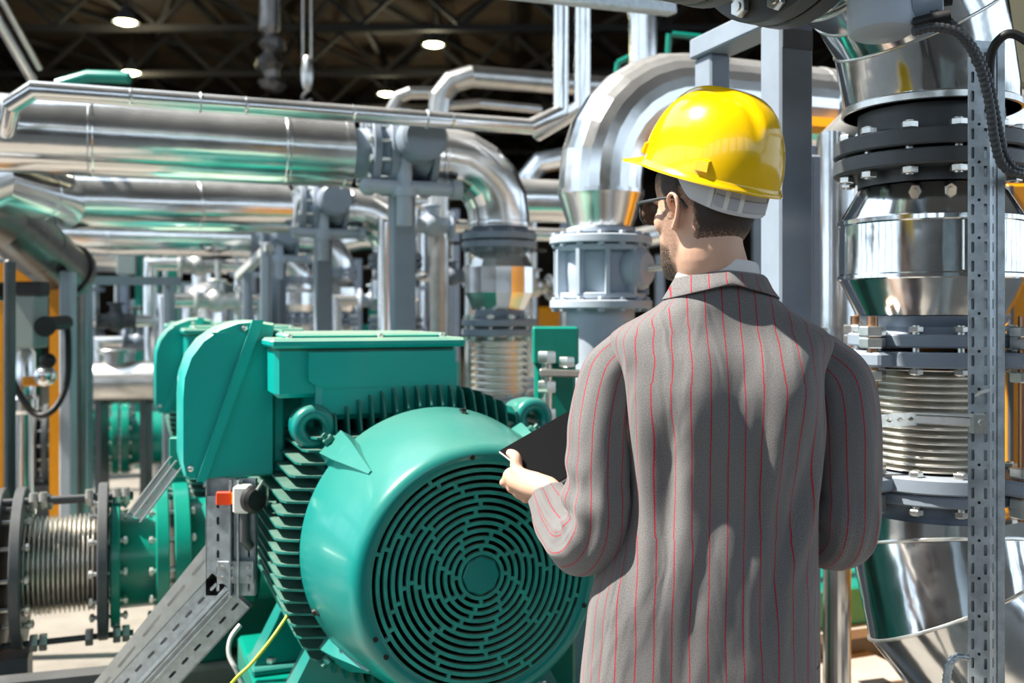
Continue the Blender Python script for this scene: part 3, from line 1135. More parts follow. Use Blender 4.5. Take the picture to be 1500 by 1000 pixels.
def make_motor():
    t = thing('electric_motor', 'big teal electric motor with a round slotted fan grille, nearest of all', 'motor', MO, YAW, None)
    c0 = V((0, 0, ZA))
    # fan cover
    prof = [(.262, .012), (.262, -.002), (.268, -.006), (.285, -.004), (.297, .004), (.304, .018), (.312, .05), (.324, .10), (.337, .17), (.349, .25), (.357, .33), (.359, .355), (.352, .355),
            (.345, .32), (.33, .2), (.30, .04), (.285, .014)]
    MB().lathe(prof, c0, Y1, 96, closed=True).build('fan_cover', M['teal'], t, ang=50)
    # the grille: rings with staggered spiral ribs
    g = MB()
    r_in, r_out, n = .052, .262, 12
    pitch = (r_out - r_in) / n
    m = frame(Y1)
    def P(r, a, h): return c0 + m @ V((r * math.cos(a), r * math.sin(a), h))
    def arcbar(r0, r1, a0, a1, h0, h1, sg):
        vs, fs = [], []
        for i in range(sg + 1):
            a = a0 + (a1 - a0) * i / sg
            vs += [P(r0, a, h0), P(r1, a, h0), P(r1, a, h1), P(r0, a, h1)]
        for i in range(sg):
            for q in range(4):
                p = (q + 1) % 4
                fs.append((i * 4 + q, i * 4 + p, i * 4 + 4 + p, i * 4 + 4 + q))
        fs += [(0, 1, 2, 3), (sg * 4 + 3, sg * 4 + 2, sg * 4 + 1, sg * 4)]
        g.add(vs, fs)
    for k in range(n + 1):
        r = r_in + pitch * k
        arcbar(r - .0043, r + .0043, 0, 2 * PI, -.001, .011, 96)
    for k in range(n):
        rA, rB_ = r_in + pitch * k + .003, r_in + pitch * (k + 1) - .003
        cnt = 8
        drift = .13 * k - (.24 * max(0, k - 6))
        for j in range(cnt):
            a = 2 * PI * j / cnt + drift + (.05 if k % 2 else 0)
            wd = .0045 / ((rA + rB_) / 2)
            arcbar(rA, rB_, a - wd, a + wd, -.0005, .010, 2)
    g.build('fan_grille', M['grille'], t, ang=40)
    MB().lathe([(.0, -.002), (.043, -.002), (.046, .002), (.046, .012)], c0, Y1, 8).build('grille_hub', M['teal'], t, ang=20)
    MB().lathe([(.036, .012), (.05, .012), (.05, .03), (.036, .03)], c0, Y1, 8, closed=True).build('hub_ring', M['grille'], t)
    # fan behind the grille
    f = MB()
    f.lathe([(0, .05), (.07, .06), (.09, .12), (.29, .15), (.29, .16), (.08, .17), (0, .17)], c0, Y1, 40)
    for k in range(9):
        a = 2 * PI * k / 9
        f.box(c0 + m @ V((.18 * math.cos(a), .18 * math.sin(a), .105)), (.2, .006, .09), Matrix((m @ V((math.cos(a), math.sin(a), 0)), m @ V((-math.sin(a), math.cos(a), 0)), m @ V((0, 0, 1)))).transposed())
    f.build('cooling_fan', M['dark_in'], t)
    # finned stator housing
    b = MB()
    b.lathe([(.30, .30), (.335, .36), (.335, 1.12), (.30, 1.16)], c0, Y1, 48)
    b.build('stator_core', M['teal_fin'], t)
    fn = MB()
    nf = 19
    for q in range(4):
        rot = Matrix.Rotation(q * PI / 2, 3, 'Y')
        for k in range(nf):
            s_ = -.285 + .57 * k / (nf - 1)
            base = math.sqrt(max(.325 ** 2 - s_ ** 2, 0))
            top = .395 - .35 * abs(s_) ** 2 if q != 2 else .38
            top = math.sqrt(.415 ** 2 - s_ ** 2 * .85)
            y0 = .365 if q in (1, 3) else .40
            poly = [(y0 + .045, base - .01), (y0, base + .035), (y0 + .025, top - .012), (y0 + .05, top), (1.08, top), (1.10, base - .01)]
            o_ = rot @ V((s_ - .0028, 0, 0)) + c0
            fn.prism(poly, o_, V((0, 1, 0)), rot @ V((0, 0, 1)), rot @ V((1, 0, 0)), .0056)
    fn.build('cooling_fins', M['teal_fin'], t)
    MB().lathe([(.20, 1.20), (.36, 1.17), (.40, 1.12), (.40, 1.09), (.33, 1.09)], c0, Y1, 64).build('end_shield', M['teal'], t)
    # lifting eyes at 45 degrees and cover lugs
    for sx in (-1, 1):
        d = V((sx * .7071, 0, .7071))
        tn = V((.7071, 0, -sx * .7071))
        e = MB()
        ec = c0 + d * .437 + Y1 * .45
        e.torus(ec - Y1 * .01, V((0, 1, 0)), .040, .019, 32, 12)
        e.lathe([(.058, 0), (.057, .05), (.046, .12), (.022, .12), (.022, 0)], ec - Y1 * .005, Y1, 32, closed=True)
        e.box(c0 + d * .375 + Y1 * .47, (.07, .09, .07), Matrix.Rotation(sx * PI / 4, 4, 'Y'), .01)
        e.box(c0 + d * .375 + Y1 * .56, (.03, .2, .06), Matrix.Rotation(sx * PI / 4, 4, 'Y'), .008)
        e.build('lifting_eye', M['teal'], t)
    for ang in (45, 135, 225, 315):
        d = V((math.cos(math.radians(ang)), 0, math.sin(math.radians(ang))))
        tn = V((-d.z, 0, d.x))
        e = MB()
        vs = []
        rows = [(.12, .006, .326, .332), (.20, .022, .335, .352), (.29, .042, .345, .376), (.37, .052, .345, .392), (.385, .052, .34, .392)]
        for (y, w_, ri, ro) in rows:
            vs += [c0 + Y1 * y + d * ri + tn * w_, c0 + Y1 * y + d * ro + tn * w_ * .75, c0 + Y1 * y + d * ro - tn * w_ * .75, c0 + Y1 * y + d * ri - tn * w_]
        fs = [(0, 1, 2, 3), (19, 18, 17, 16)]
        for i in range(4):
            for q in range(4):
                p = (q + 1) % 4
                fs.append((i * 4 + q, i * 4 + 4 + q, i * 4 + 4 + p, i * 4 + p))
        e.add(vs, fs)
        e.box(c0 + Y1 * .40 + d * .365, (.055, .06, .05), Matrix.Rotation(-math.radians(ang - 90), 4, 'Y'), .008)
        e.build('cover_lug', M['teal'], t, ang=30, fix=True)
        s_ = MB()
        s_.hexnut(c0 + Y1 * .375 + d * .40, d, .016, .014)
        s_.cyl(c0 + Y1 * .375 + d * .38, c0 + Y1 * .375 + d * .42, .007, seg=10)
        s_.build('lug_bolt', M['teal_fin'], t)
    s_ = MB()
    for a in (82, 201, 338):
        rr = .351
        d = V((math.cos(math.radians(a)), 0, math.sin(math.radians(a))))
        s_.hexnut(c0 + Y1 * .27 + d * rr, d, .008, .008)
        s_.cyl(c0 + Y1 * .285 + d * (rr + .004), c0 + Y1 * .285 + d * (rr + .012), .009, seg=10)
    s_.build('cover_clips', M['black'], t)
    for a in (95, 205, 215, 340):
        d = V((math.cos(math.radians(a)), 0, math.sin(math.radians(a))))
        MB().cyl(c0 + d * .276 - Y1 * .008, c0 + d * .276 - Y1 * .004, .006, seg=12).build('grille_screw', M['dark_in'], t)
    # feet
    for sx in (-1, 1):
        for y in (.52, 1.0):
            e = MB()
            e.prism([(.17, .62), (.30, .62), (.40, .43), (.40, .40), (.17, .40)], V((0, y - .05, 0)), V((sx, 0, 0)), Z, Y1, .10)
            e.box((sx * .31, y, .412), (.20, .16, .024), bev=.006)
            e.build('foot', M['teal'], t, fix=True)
            e = MB()
            e.hexnut((sx * .35, y - .04, .435), Z, .018, .018)
            e.build('foot_bolt', M['bolt'], t)
    MB().cyl(c0 + Y1 * 1.18, c0 + Y1 * 1.62, .045).build('shaft', M['steel'], t)
    # terminal box on top with lid
    e = MB()
    e.box((-.10, .62, 1.30), (.40, .34, .16), bev=.015)
    e.build('box_neck', M['teal_box'], t)
    bx = MB()
    x0, x1 = -.405, .095
    bx.box(((x0 + x1) / 2, .70, 1.347), (x1 - x0, .46, .135), bev=.012)
    # octagonal bulge on the front face
    bx.prism([(-.32, 1.325), (-.29, 1.305), (.080, 1.305), (.080, 1.40), (-.32, 1.40)], V((0, .475, 0)), V((1, 0, 0)), Z, V((0, -1, 0)), .03)
    bx.build('terminal_box', M['teal_box'], t, fix=True)
    ld = MB()
    ld.box(((x0 + x1) / 2, .69, 1.424), (x1 - x0 + .03, .51, .026), bev=.008)
    ld.box(((x0 + x1) / 2, .70, 1.442), (x1 - x0 - .05, .43, .014), bev=.006)
    ld.build('terminal_box_lid', M['teal_box'], t)
    for x_, y_ in ((x0 + .04, .47), (x1 - .04, .47), (-.12, .47), (x0 + .04, .91), (x1 - .04, .91)):
        MB().lathe([(.010, -.006), (.010, .006), (.006, .009), (0, .009)], (x_, y_ + .02, 1.438), Z, 14).build('lid_screw', M['bolt'], t)
    return t


mot = make_motor()
mt2 = dup(mot, MO + B * SP - A * .12, YAW, 'second teal electric motor, mostly hidden behind the nearest one')
mt3 = dup(mot, MO + B * SP * 2 - A * .12, YAW, 'third teal electric motor, deep behind the other two')
for q in (mot, mt2, mt3): q['group'] = 'teal electric motors in the pump bays'


def make_sidebox():
    t = thing('junction_box', 'teal junction box with one rounded corner and a diagonal crease, left of the big motor', 'junction box', V((-.762, 2.72, 0)), YAW)
    # outline in the front plane, metres: x from left, z up
    O_ = V((-.135, 0, 0))
    outl = [(.02, 1.052), (.246, 1.052), (.246, 1.475), (.19, 1.484), (.15, 1.480), (.10, 1.462), (.055, 1.430), (.022, 1.385), (.004, 1.33), (.0, 1.27), (.0, 1.10), (.008, 1.062)]
    mb = MB()
    vs = [O_ + V((x, y, z)) for y in (.012, .26) for (x, z) in outl]
    cx_, cz_ = .123, 1.265
    sh = lambda x, z, k: (cx_ + (x - cx_) * k, cz_ + (z - cz_) * k)
    n = len(outl)
    vs = [O_ + V((sh(x, z, .955)[0], 0, sh(x, z, .97)[1])) for x, z in outl] + [O_ + V((x, .012, z)) for x, z in outl] + [O_ + V((x, .27, z)) for x, z in outl]
    fs = [tuple(range(n)), tuple(range(3 * n - 1, 2 * n - 1, -1))]
    for j in (0, 1):
        for i in range(n):
            fs.append((j * n + i, (j + 1) * n + i, (j + 1) * n + (i + 1) % n, j * n + (i + 1) % n))
    mb.add(vs, fs)
    mb.box(O_ + V((.262, .14, 1.255)), (.032, .22, .40), bev=.006)
    mb.build('box_body', M['teal_box'], t, ang=25, fix=True)
    mb = MB()
    mb.prism([(.185, 1.484), (.215, 1.484), (.062, 1.05), (.038, 1.05)], O_ + V((0, .002, 0)), X1, Z, V((0, -1, 0)), .020)
    mb.prism([(.075, 1.45), (.180, 1.452), (.176, 1.440), (.10, 1.436)], O_ + V((0, .002, 0)), X1, Z, V((0, -1, 0)), .006)
    mb.build('diagonal_rib', M['teal_box'], t, fix=True)
    for x_, z_ in ((.165, 1.462), (.024, 1.085)):
        MB().lathe([(.008, -.01), (.008, .006), (.004, .008), (0, .008)], O_ + V((x_, -.004, z_)), V((0, -1, 0)), 12).build('cover_screw', M['bolt'], t)
    # arm to the terminal box
    MB().box((.19, .17, 1.30), (.12, .18, .26), bev=.008).build('box_arm', M['teal_box'], t)
    return t


sb = make_sidebox()
for k in (1,):
    dup(sb, V((-.762, 2.72, 0)) + B * SP * k - A * .02, YAW, ['dark teal junction box with rounded top peeking out left of the nearest one', 'junction box of the third bay, hidden behind the others'][k - 1], None)

# skid under each motor
def skid(k, label):
    t = thing('motor_skid', label, 'base frame', MO + B * SP * k + B * .70 - A * (.12 if k else 0), YAW, 'green steel skids under the motors')
    for x in (-.33, .33):
        MB().box((x, 0, .25), (.16, 1.30, .30), bev=.01).build('side_rail', M['green'], t)
    for y in (-.55, 0, .55):
        MB().box((0, y, .25), (.50, .12, .24), bev=.01).build('cross_member', M['green'], t)
    MB().box((0, 0, .05), (.95, 1.42, .1), bev=.01).build('plinth', M['concrete'], t)
    return t


skid(0, 'green steel skid under the nearest motor')
skid(1, 'green steel skid under the second motor')
skid(2, 'green steel skid under the third motor')

# pump at the end of each motor
def pump(k, label):
    t = thing('centrifugal_pump', label, 'pump', MO + B * (SP * k + 1.72), YAW, 'green centrifugal pumps at the motor ends')
    mb = MB()
    mb.lathe([(.10, -.16), (.20, -.12), (.30, -.10), (.36, 0), (.30, .10), (.18, .12)], (0, 0, .75), Y1, 40)
    mb.tube([(-.05, 0, .61), (-.31, 0, .61)], .19, 32)
    mb.box((0, 0, .2), (.4, .2, .4), bev=.02)
    mb.build('volute', M['green'], t)
    return t


pump(0, 'green pump casing behind the nearest motor, mostly hidden')
pump(2, 'green pump casing behind the third motor, mostly hidden')

# ------------------------------------------------------------------ suction line with bellows, lower left
LO = W(152, 820, 3.6)


def suction(name, label, loc, group):
    t = thing('suction_line', label, 'pipe', loc, YAW, group)
    mb = MB()
    for x in (-.335, -.268, 0.0):
        flange(mb, (x, 0, 0), X1, .278, .034)
    mb.build('dark_flange', M['grey_dark'], t)
    mb = MB()
    bellows(mb, (-.25, 0, 0), (-.017, 0, 0), .172, .024, 15, 56)
    mb.build('bellows', M['steel'], t, ang=60)
    mb = MB()
    flange(mb, (.04, 0, 0), X1, .24, .032)
    mb.tube([(.05, 0, 0), (.20, 0, 0)], .175, 48)
    flange(mb, (.195, 0, 0), X1, .262, .045)
    flange(mb, (.262, 0, 0), X1, .262, .055)
    mb.tube([(.29, 0, 0), (.52, 0, 0)], .20, 40)
    mb.build('green_spool', M['green'], t)
    bolt_ring(t, (.018, 0, 0), X1, .205, 12, .10, .015)
    bolt_ring(t, (.228, 0, 0), X1, .235, 14, .13, .015)
    bolt_ring(t, (-.30, 0, 0), X1, .205, 12, .12, .015)
    for a in (PI / 2 - .75, PI / 2 + .35, -PI / 2 + .75, -PI / 2 - .35):
        q = V((0, math.cos(a), math.sin(a))) * .262
        mb = MB()
        mb.cyl(q + X1 * -.42, q + X1 * .10, .011, seg=12)
        mb.build('tie_rod', M['grey_dark'], t)
        for x in (-.385, -.222, -.192, -.045, .045, .075):
            MB().hexnut(q + X1 * x, X1, .030, .026).build('tie_rod_nut', M['bolt'], t)
    mb = MB()
    mb.tube([(-.36, 0, 0), (-1.6, 0, 0)], .19, 48)
    mb.build('inlet_pipe', M['alu'], t, ang=20)
    MB().box((-.30, 0, -.45), (.12, .2, .31)).build('pipe_stand', M['grey_dark'], t)
    return t


s1 = suction('suction_line', 'flanged suction line with dark-ringed bellows running into a green spool, lower left', LO, 'suction lines into the pumps')
s2 = dup(s1, W(127, 645, 7.3), YAW, 'smaller distant suction line with bellows, above and behind the front one')

# steel channel lying on the floor in front of it
t = thing('floor_channel', 'dark steel channel along the floor at the bottom left corner', 'channel', V((-1.5, 3.2, 0)), 0)
mb = WB(t)
mb.bar(W(-150, 985, 3.05) * V((1, 1, 0)) + Z * .32, W(200, 985, 3.25) * V((1, 1, 0)) + Z * .32, .08, .06)
mb.bar(W(-150, 985, 3.05) * V((1, 1, 0)) + Z * .16, W(200, 985, 3.25) * V((1, 1, 0)) + Z * .16, .06, .26)
mb.build('channel_body', M['grey_dark'], t)

# ------------------------------------------------------------------ slotted struts under the junction box
SY = 2.70
t = thing('slotted_strut', 'upright slotted galvanised strut under the nearest junction box', 'strut', W(336, 1500, SY) * V((1, 1, 0)), 0)
mb = WB(t)
pt = lambda u, v, dy=0: W(u, v, SY + dy)
base = pt(302, 872)
hgt = (872 - 702) / F * SY
nY = V((0, -1, 0))
mb.strip(base, X1, Z, nY, .08, hgt, .045, [(.018, 0, 0, 1), (.028, .008, .022, 1), (.022, 0, 0, 1)], .003)
mb.strip(base + V((.098, 0, 0)), X1, Z, nY, .03, hgt, .045, [(.010, 0, 0, 1), (.016, .006, .02, 1), (.008, 0, 0, 1)], .003)
for x_ in (.070, .078, .092):
    mb.box(base + V((x_, -.012 if x_ != .078 else .01, hgt / 2)), (.0045, .024, hgt))
mb.box(base + V((.066, .024, hgt / 2)), (.132, .003, hgt))
mb.box(base + V((.088, .002, hgt / 2)), (.022, .003, hgt))
mb.box(base + V((0, .012, hgt / 2)), (.003, .024, hgt))
mb.box(base + V((.132, .012, hgt / 2)), (.003, .024, hgt))
mb.build('strut_channel', M['zinc'], t)
mb = WB(t)
j0 = pt(345, 838, -.014)
mb.box(j0, (.098, .004, .060), bev=.001)
mb.build('splice_plate', M['zinc'], t)
for dx in (-.035, -.008, .035):
    for dz in (-.014, .014):
        WB(t).hexnut(j0 + V((dx, -.005, dz)), nY, .006, .006).build('splice_screw', M['bolt'], t)
# lower diagonal leg
t = thing('slotted_strut', 'diagonal double slotted strut running down left from the upright one', 'strut', W(200, 1500, SY) * V((1, 1, 0)), 0)
mb = WB(t)
D0, D1 = pt(340, 866), pt(216, 1000)
dl = (D1 - D0).normalized()
sd = V((-dl.z, 0, dl.x))                 # across, in the plane
if sd.x < 0: sd = -sd
Ld = (D0.z - .05) / -dl.z
st = D0 - sd * .072
mb.strip(st, sd, dl, nY, .05, Ld, .050, [(.016, 0, 0, 1), (.022, .008, .026, 1), (.018, 0, 0, 1)], .003)
mb.strip(st + sd * .082, sd, dl, nY, .05, Ld, .050, [(.014, 0, 0, 1), (.020, .008, .026, 1), (.020, 0, 0, 1)], .003)
mid = D0 + dl * Ld / 2
mb.prism([(-.002, 0), (.138, 0), (.138, Ld), (-.002, Ld)], st + Y1 * .026, sd, dl, Y1, .003)
for s_ in (.058, .066, .080):
    mb.bar(st + sd * s_ - Y1 * .012, st + sd * s_ - Y1 * .012 + dl * Ld, .022, .0045, up=sd)
for s_ in (0, .136):
    mb.bar(st + sd * s_ + Y1 * .012, st + sd * s_ + Y1 * .012 + dl * Ld, .003, .024, up=sd) if False else mb.bar(st + sd * s_ + Y1 * .012, st + sd * s_ + Y1 * .012 + dl * Ld, .024, .003, up=sd)
mb.build('strut_channel', M['zinc'], t)
for s_, L2 in ((.050, .034),):
    o2 = WB(t).prism([(0, 0), (.034, 0), (.034, Ld), (0, Ld)], st + sd * .049 - Y1 * .010, sd, dl, Y1, .003)
    o2.build('strut_web', M['zinc'], t)
# pale wide slotted plate behind it
t = thing('slotted_plate', 'wide pale slotted plate slanting behind the diagonal strut', 'plate', W(120, 1500, SY + .2) * V((1, 1, 0)), 0)
mb = WB(t)
E0, E1 = W(330, 818, 2.9), W(186, 996, 2.9)
de = (E1 - E0).normalized()
se = V((-de.z, 0, de.x))
if se.x < 0: se = -se
mb.strip(E0 - se * .07, se, de, nY, .1, (E0.z - .04) / -de.z, .115, [(.012, 0, 0, 1), (.03, .009, .080, 1), (.088, 0, 0, 1)], .004)
mb.prism([(-.002, 0), (.132, 0), (.132, (E0.z - .04) / -de.z), (-.002, (E0.z - .04) / -de.z)], E0 - se * .07 + Y1 * .03, se, de, Y1, .003)
mb.build('plate_body', M['zinc_light'], t)
t = thing('slotted_strut', 'short pale strut slanting up to the teal box above the green spool', 'strut', W(215, 700, 2.95), 0)
mb = WB(t)
G0, G1 = W(190, 750, 2.95), W(252, 668, 2.98)
dg = (G1 - G0).normalized()
sg_ = V((dg.z, 0, -dg.x))
mb.strip(G0, sg_, dg, nY, .04, (G1 - G0).length, .035, [(.015, 0, 0, 1), (.012, .006, .018, 1), (.018, 0, 0, 1)], .003)
for s_ in (.0, .02, .045):
    mb.bar(G0 + sg_ * s_ - Y1 * .01, G1 + sg_ * s_ - Y1 * .01, .02, .004, up=sg_)
mb.build('strut_channel', M['zinc_light'], t)
t = thing('mounting_bracket', 'green bracket plate at the top of the short pale strut', 'bracket', W(262, 690, 3.0), 0)
WB(t).box(W(268, 668, 3.02), (.07, .05, .12), bev=.004).build('bracket_plate', M['green'], t)

t = thing('marker_clip', 'small orange-red plastic clip on the upright slotted strut', 'clip', W(329, 730, SY - .02), 0)
mb = WB(t)
mb.box(W(329, 729, SY - .020), (.042, .022, .036), bev=.003)
mb.build('clip_body', M['red'], t)
mb = WB(t)
mb.box(W(342, 729, SY - .024), (.008, .016, .032), bev=.002)
mb.build('clip_edge', M['orange'], t)
t = thing('emergency_switch', 'white switch box with a black round knob on the slotted strut', 'switch', W(365, 730, SY - .03), 0)
WB(t).box(W(356, 730, SY - .03), (.044, .05, .072), bev=.005).build('switch_box', M['white'], t)
WB(t).lathe([(.030, 0), (.036, .008), (.036, .024), (.028, .034), (0, .036)], W(366, 730, SY - .035), V((.75, -.66, 0)), 28).build('knob', M['black'], t)
WB(t).tube([W(358, 750, SY - .02), W(358, 790, SY - .02), W(366, 800, SY)], .013, 12).build('cable_gland', M['grey_dark'], t)
WB(t).tube([W(376, 718, SY - .06), W(384, 705, SY - .04), W(392, 712, SY), W(392, 740, SY + .02)], .004, 8).build('wire_loop', M['bolt'], t)

hose('earth_cable', 'yellow-green earthing cable hanging below the motor fins', [W(431, 885, 2.62), W(424, 897, 2.60), W(398, 935, 2.55), W(368, 972, 2.52), W(340, 1000, 2.5), W(300, 1060, 2.5), W(280, 1300, 2.5), W(275, 1330, 2.5)], .0045, M['lime'], ribs=False, cat='cable')
hose('grey_hose', 'thin grey hose curling down beside the diagonal strut', [W(352, 915, 2.80), W(338, 935, 2.78), W(336, 960, 2.76), W(350, 990, 2.74), W(356, 1030, 2.74), W(356, 1240, 2.74)], .007, M['zinc_light'], ribs=False)

# pieces seen past the right of the motor
t = thing('coupling_guard', 'green upright housing just right of the motor, beside the light grey standpipe', 'housing', W(808, 560, 3.25) * V((1, 1, 0)), 0)
mb = WB(t)
gc = W(812, 560, 3.25)
mb.box((gc.x, gc.y, .73), (.13, .16, 1.46), bev=.01)
mb.box((gc.x, gc.y - .02, 1.40), (.145, .18, .12), bev=.006)
mb.build('guard_body', M['green'], t)
t = thing('shackle_bolt', 'galvanised shackle with upright bolt above the second lifting eye', 'shackle', W(803, 560, 2.95), 0)
mb = WB(t)
mb.tube([W(801, 520, 2.98), W(801, 640, 2.98)], .016, 16)
mb.bar(W(790, 545, 2.97), W(850, 547, 2.97), .05, .022, bev=.004)
for v_ in (523, 566, 606):
    mb.hexnut(W(801, v_, 2.98), Z, .030, .035)
mb.hexnut(W(830, 530, 2.98), Z, .026, .03)
mb.build('shackle_body', M['bolt'], t)

# ------------------------------------------------------------------ more of the plant, out of focus
def block(name, label, cat, mat_, u0, u1, v0, v1, Y, d=.2, group=None, extra=None, bev=.008, foot=False):
    a, b = W(u0, v1, Y), W(u1, v0, Y)
    z0 = 0 if foot else a.z
    mb = MB()
    mb.box(((a.x + b.x) / 2, Y + d / 2, (z0 + b.z) / 2), (b.x - a.x, d, b.z - z0), bev=bev)
    if extra: extra(mb, a, b)
    o = mb.build(name, mat_)
    tag(o, label, cat, group)
    return o


# right edge: orange machine and cream panel
t = thing('orange_machine_cabinet', 'orange machine cabinet at the right edge behind the column', 'cabinet', W(1560, 460, 3.5) * V((1, 1, 0)), 0)
mb = WB(t)
xo = W(1474, 460, 3.5).x
mb.box((xo + .5, 3.9, .98), (1.0, .8, 1.96), bev=.01)
mb.build('cabinet_body', M['orange'], t)
mb = WB(t)
mb.box((xo + .5, 3.495, 1.37), (1.02, .02, .012))
mb.box((xo + .01, 3.49, 1.0), (.012, .02, 1.9))
mb.build('panel_joint', M['grey_dark'], t)
t = thing('cream_wall_panel', 'cream panel high at the top right corner', 'panel', W(1560, 60, 5.2), 0)
mb = WB(t)
a, b = W(1478, 118, 5.2), W(1700, -120, 5.2)
mb.box(((a.x + b.x) / 2, 5.3, (a.z + b.z) / 2), (b.x - a.x, .12, b.z - a.z))
mb.build('panel_board', M['cream'], t)
mb = WB(t)
mb.box((a.x + .05, 5.3, a.z / 2), (.08, .1, a.z))
mb.build('panel_post', M['grey_dark'], t)
block('dark_machine', 'dark machine body low behind the orange cabinet edge', 'machine', M['grey_dark'], 1466, 1500, 130, 470, 4.6, .3, foot=True)

# skid and plinth seen past his right elbow
t = thing('pump_skid', 'green skid on a pale plinth low behind his right elbow', 'base frame', V((1.9, 4.9, 0)), YAW)
MB().box((0, 0, .235), (2.6, .8, .17), bev=.01).build('skid_rail', M['green'], t)
MB().box((0, 0, .135), (2.7, .9, .04)).build('skid_ledge', M['concrete'], t)
MB().box((0, 0, .057), (2.6, .84, .115)).build('skid_base', M['grey_dark'], t)
t = thing('floor_grating', 'pale slab with dark gap lying on the floor past his jacket', 'slab', V((1.35, 4.1, 0)), .3)
MB().box((0, 0, .02), (.5, .35, .04), bev=.004).build('slab_top', M['concrete'], t)
MB().box((.04, -.17, .022), (.12, .05, .044)).build('slab_gap', M['dark_in'], t)

# overhead pipes behind the thin pipe
t = thing('rusty_duct', 'brownish silver duct bending down behind the thin pipe, upper middle', 'duct', W(700, 120, 6.5), 0)
mb = WB(t)
mb.tube([V((W(642, 170, 6.4).x, 6.4, 0)), W(642, 170, 6.4), W(645, 142, 6.4), W(662, 120, 6.4), W(690, 112, 6.4), W(815, 122, 6.8), W(900, 128, 7.1)], .07, 28)
mb.tube([W(655, 155, 6.4), W(700, 151, 6.45), W(790, 160, 6.8)], .03, 16)
mb.build('duct_cladding', M['alu_dull'], t, ang=15)
t = thing('rusty_duct', 'small dull duct elbow next to the lower bright lamp', 'duct', W(600, 135, 7.5), 0)
mb = WB(t)
mb.tube([V((W(574, 160, 7.4).x, 7.4, 0)), W(574, 160, 7.4), W(584, 142, 7.4), W(600, 136, 7.4), W(650, 136, 7.5)], .045, 20)
mb.build('duct_cladding', M['alu_dull'], t, ang=15)
t = thing('thin_pipe', 'silver pipe crossing below the helmet level between elbow and valve', 'pipe', W(780, 290, 6), 0)
mb = WB(t)
mb.tube([W(60, 285, 7.2), W(640, 296, 7.4)], .045, 20)
mb.build('pipe_run', M['alu'], t)
t = thing('insulated_pipe', 'silver pipe behind the elbow gap, between top valve and huge elbow', 'pipe', W(780, 290, 6), 0)
mb = WB(t)
mb.tube([W(700, 292, 5.6), W(860, 296, 6.0)], .125, 36)
mb.tube([W(735, 342, 6.0), W(860, 345, 6.3)], .04, 20)
mb.build('pipe_cladding', M['alu'], t)
t = thing('green_railing', 'thin green handrail above the huge elbow', 'railing', W(960, 60, 5.5), 0)
mb = WB(t)
for a, b in (((905, 92), (960, 65)), ((905, 92), (900, 130)), ((985, 50), (1060, 58)), ((978, 85), (980, 50)), ((978, 85), (978, 120))):
    mb.tube([W(*a, 5.5), W(*b, 5.5)], .016, 10)
mb.build('rail_tube', M['green'], t)
t = thing('inclined_conduit', 'pair of slanting pale conduits in the top left corner', 'conduit', W(20, 60, 5), 0)
mb = WB(t)
mb.tube([W(-60, -70, 5), W(48, 118, 5.6)], .028, 16)
mb.tube([W(-35, -70, 5), W(58, 100, 5.8)], .018, 16)
mb.build('conduit_pipe', M['alu_dull'], t)
t = thing('hoist_block', 'hoist hook block hanging on two thin cables in the dark roof', 'hoist', W(450, 110, 11), 0)
WB(t).sphere(W(450, 108, 11), (.07, .06, .21)).build('block_body', M['alu_dull'], t)
for u_ in (444, 456):
    WB(t).tube([W(u_, 90, 11), W(u_, 90, 11) + Z * (HZ - W(u_, 90, 11).z)], .012, 8).build('hoist_cable', M['alu_dull'], t)
WB(t).torus(W(450, 143, 11), V((0, 1, 0)), .05, .018, 20, 8, -PI * .9, PI * .5).build('hook', M['grey_dark'], t)
mb = MB()
p_ = [W(396 + 3 * math.sin(k), 132 - 9 * k, 15) for k in range(11)] + [V((W(400, 40, 15).x, 15, HZ))]
mb.tube(p_, [.15 + .07 * math.sin(k * 1.9) + .02 * (k % 2) for k in range(11)] + [.1], 9)
o = mb.build('foil_wrapped_duct', M['foil'], ang=5)
tag(o, 'crumpled foil-wrapped duct hanging dimly in the roof, left of the hoist', 'duct')
mb = MB()
mb.tube([W(85, 125, 8), W(130, 112, 8), W(190, 114, 8)], .05, 16)
o = mb.build('green_pipe', M['green'])
tag(o, 'dark green pipe just above the left end of the thin pipe', 'pipe')

# back row, middle left
block('wall_board', 'pale blue-white board seen small under the second pipe', 'board', M['cabinet'], 170, 198, 352, 402, 9, .1)
t = thing('green_rack', 'green rack with pale tubes standing under the second pipe', 'rack', W(225, 400, 9) * V((1, 1, 0)), 0)
mb = WB(t)
for u_ in (200, 225, 250):
    a = W(u_, 400, 9)
    mb.box((a.x, 9.1, 1.2), (.07, .1, 2.4 - .2))
mb.box((W(225, 0, 9).x, 9.1, W(0, 358, 9).z), (.4, .1, .08))
mb.build('rack_frame', M['green'], t)
for u_ in (212, 238):
    a = W(u_, 400, 9)
    WB(t).tube([(a.x, 9.1, .0), (a.x, 9.1, 2.15)], .04, 14).build('rack_tube', M['alu'], t)
block('floor_cabinet', 'pale grey-green control cabinet with dark display near the left edge', 'control cabinet', M['cabinet'], 8, 50, 432, 510, 5.0, .16)
block('display_unit', 'dark display unit with bright window on the pale cabinet', 'display', M['black'], 20, 58, 412, 432, 4.98, .12)
t = thing('orange_column', 'orange steel column and lintel at the left edge', 'column', W(70, 400, 5.4) * V((1, 1, 0)), 0)
mb = WB(t)
a, b = W(66, 600, 5.4), W(84, 600, 5.4)
mb.box(((a.x + b.x) / 2, 5.5, .95), (b.x - a.x, .1, 1.9))
mb.build('column_post', M['orange'], t)
mb = WB(t)
a, b = W(-40, 412, 5.4), W(84, 384, 5.4)
mb.box(((a.x + b.x) / 2, 5.5, (a.z + b.z) / 2), (b.x - a.x, .1, b.z - a.z))
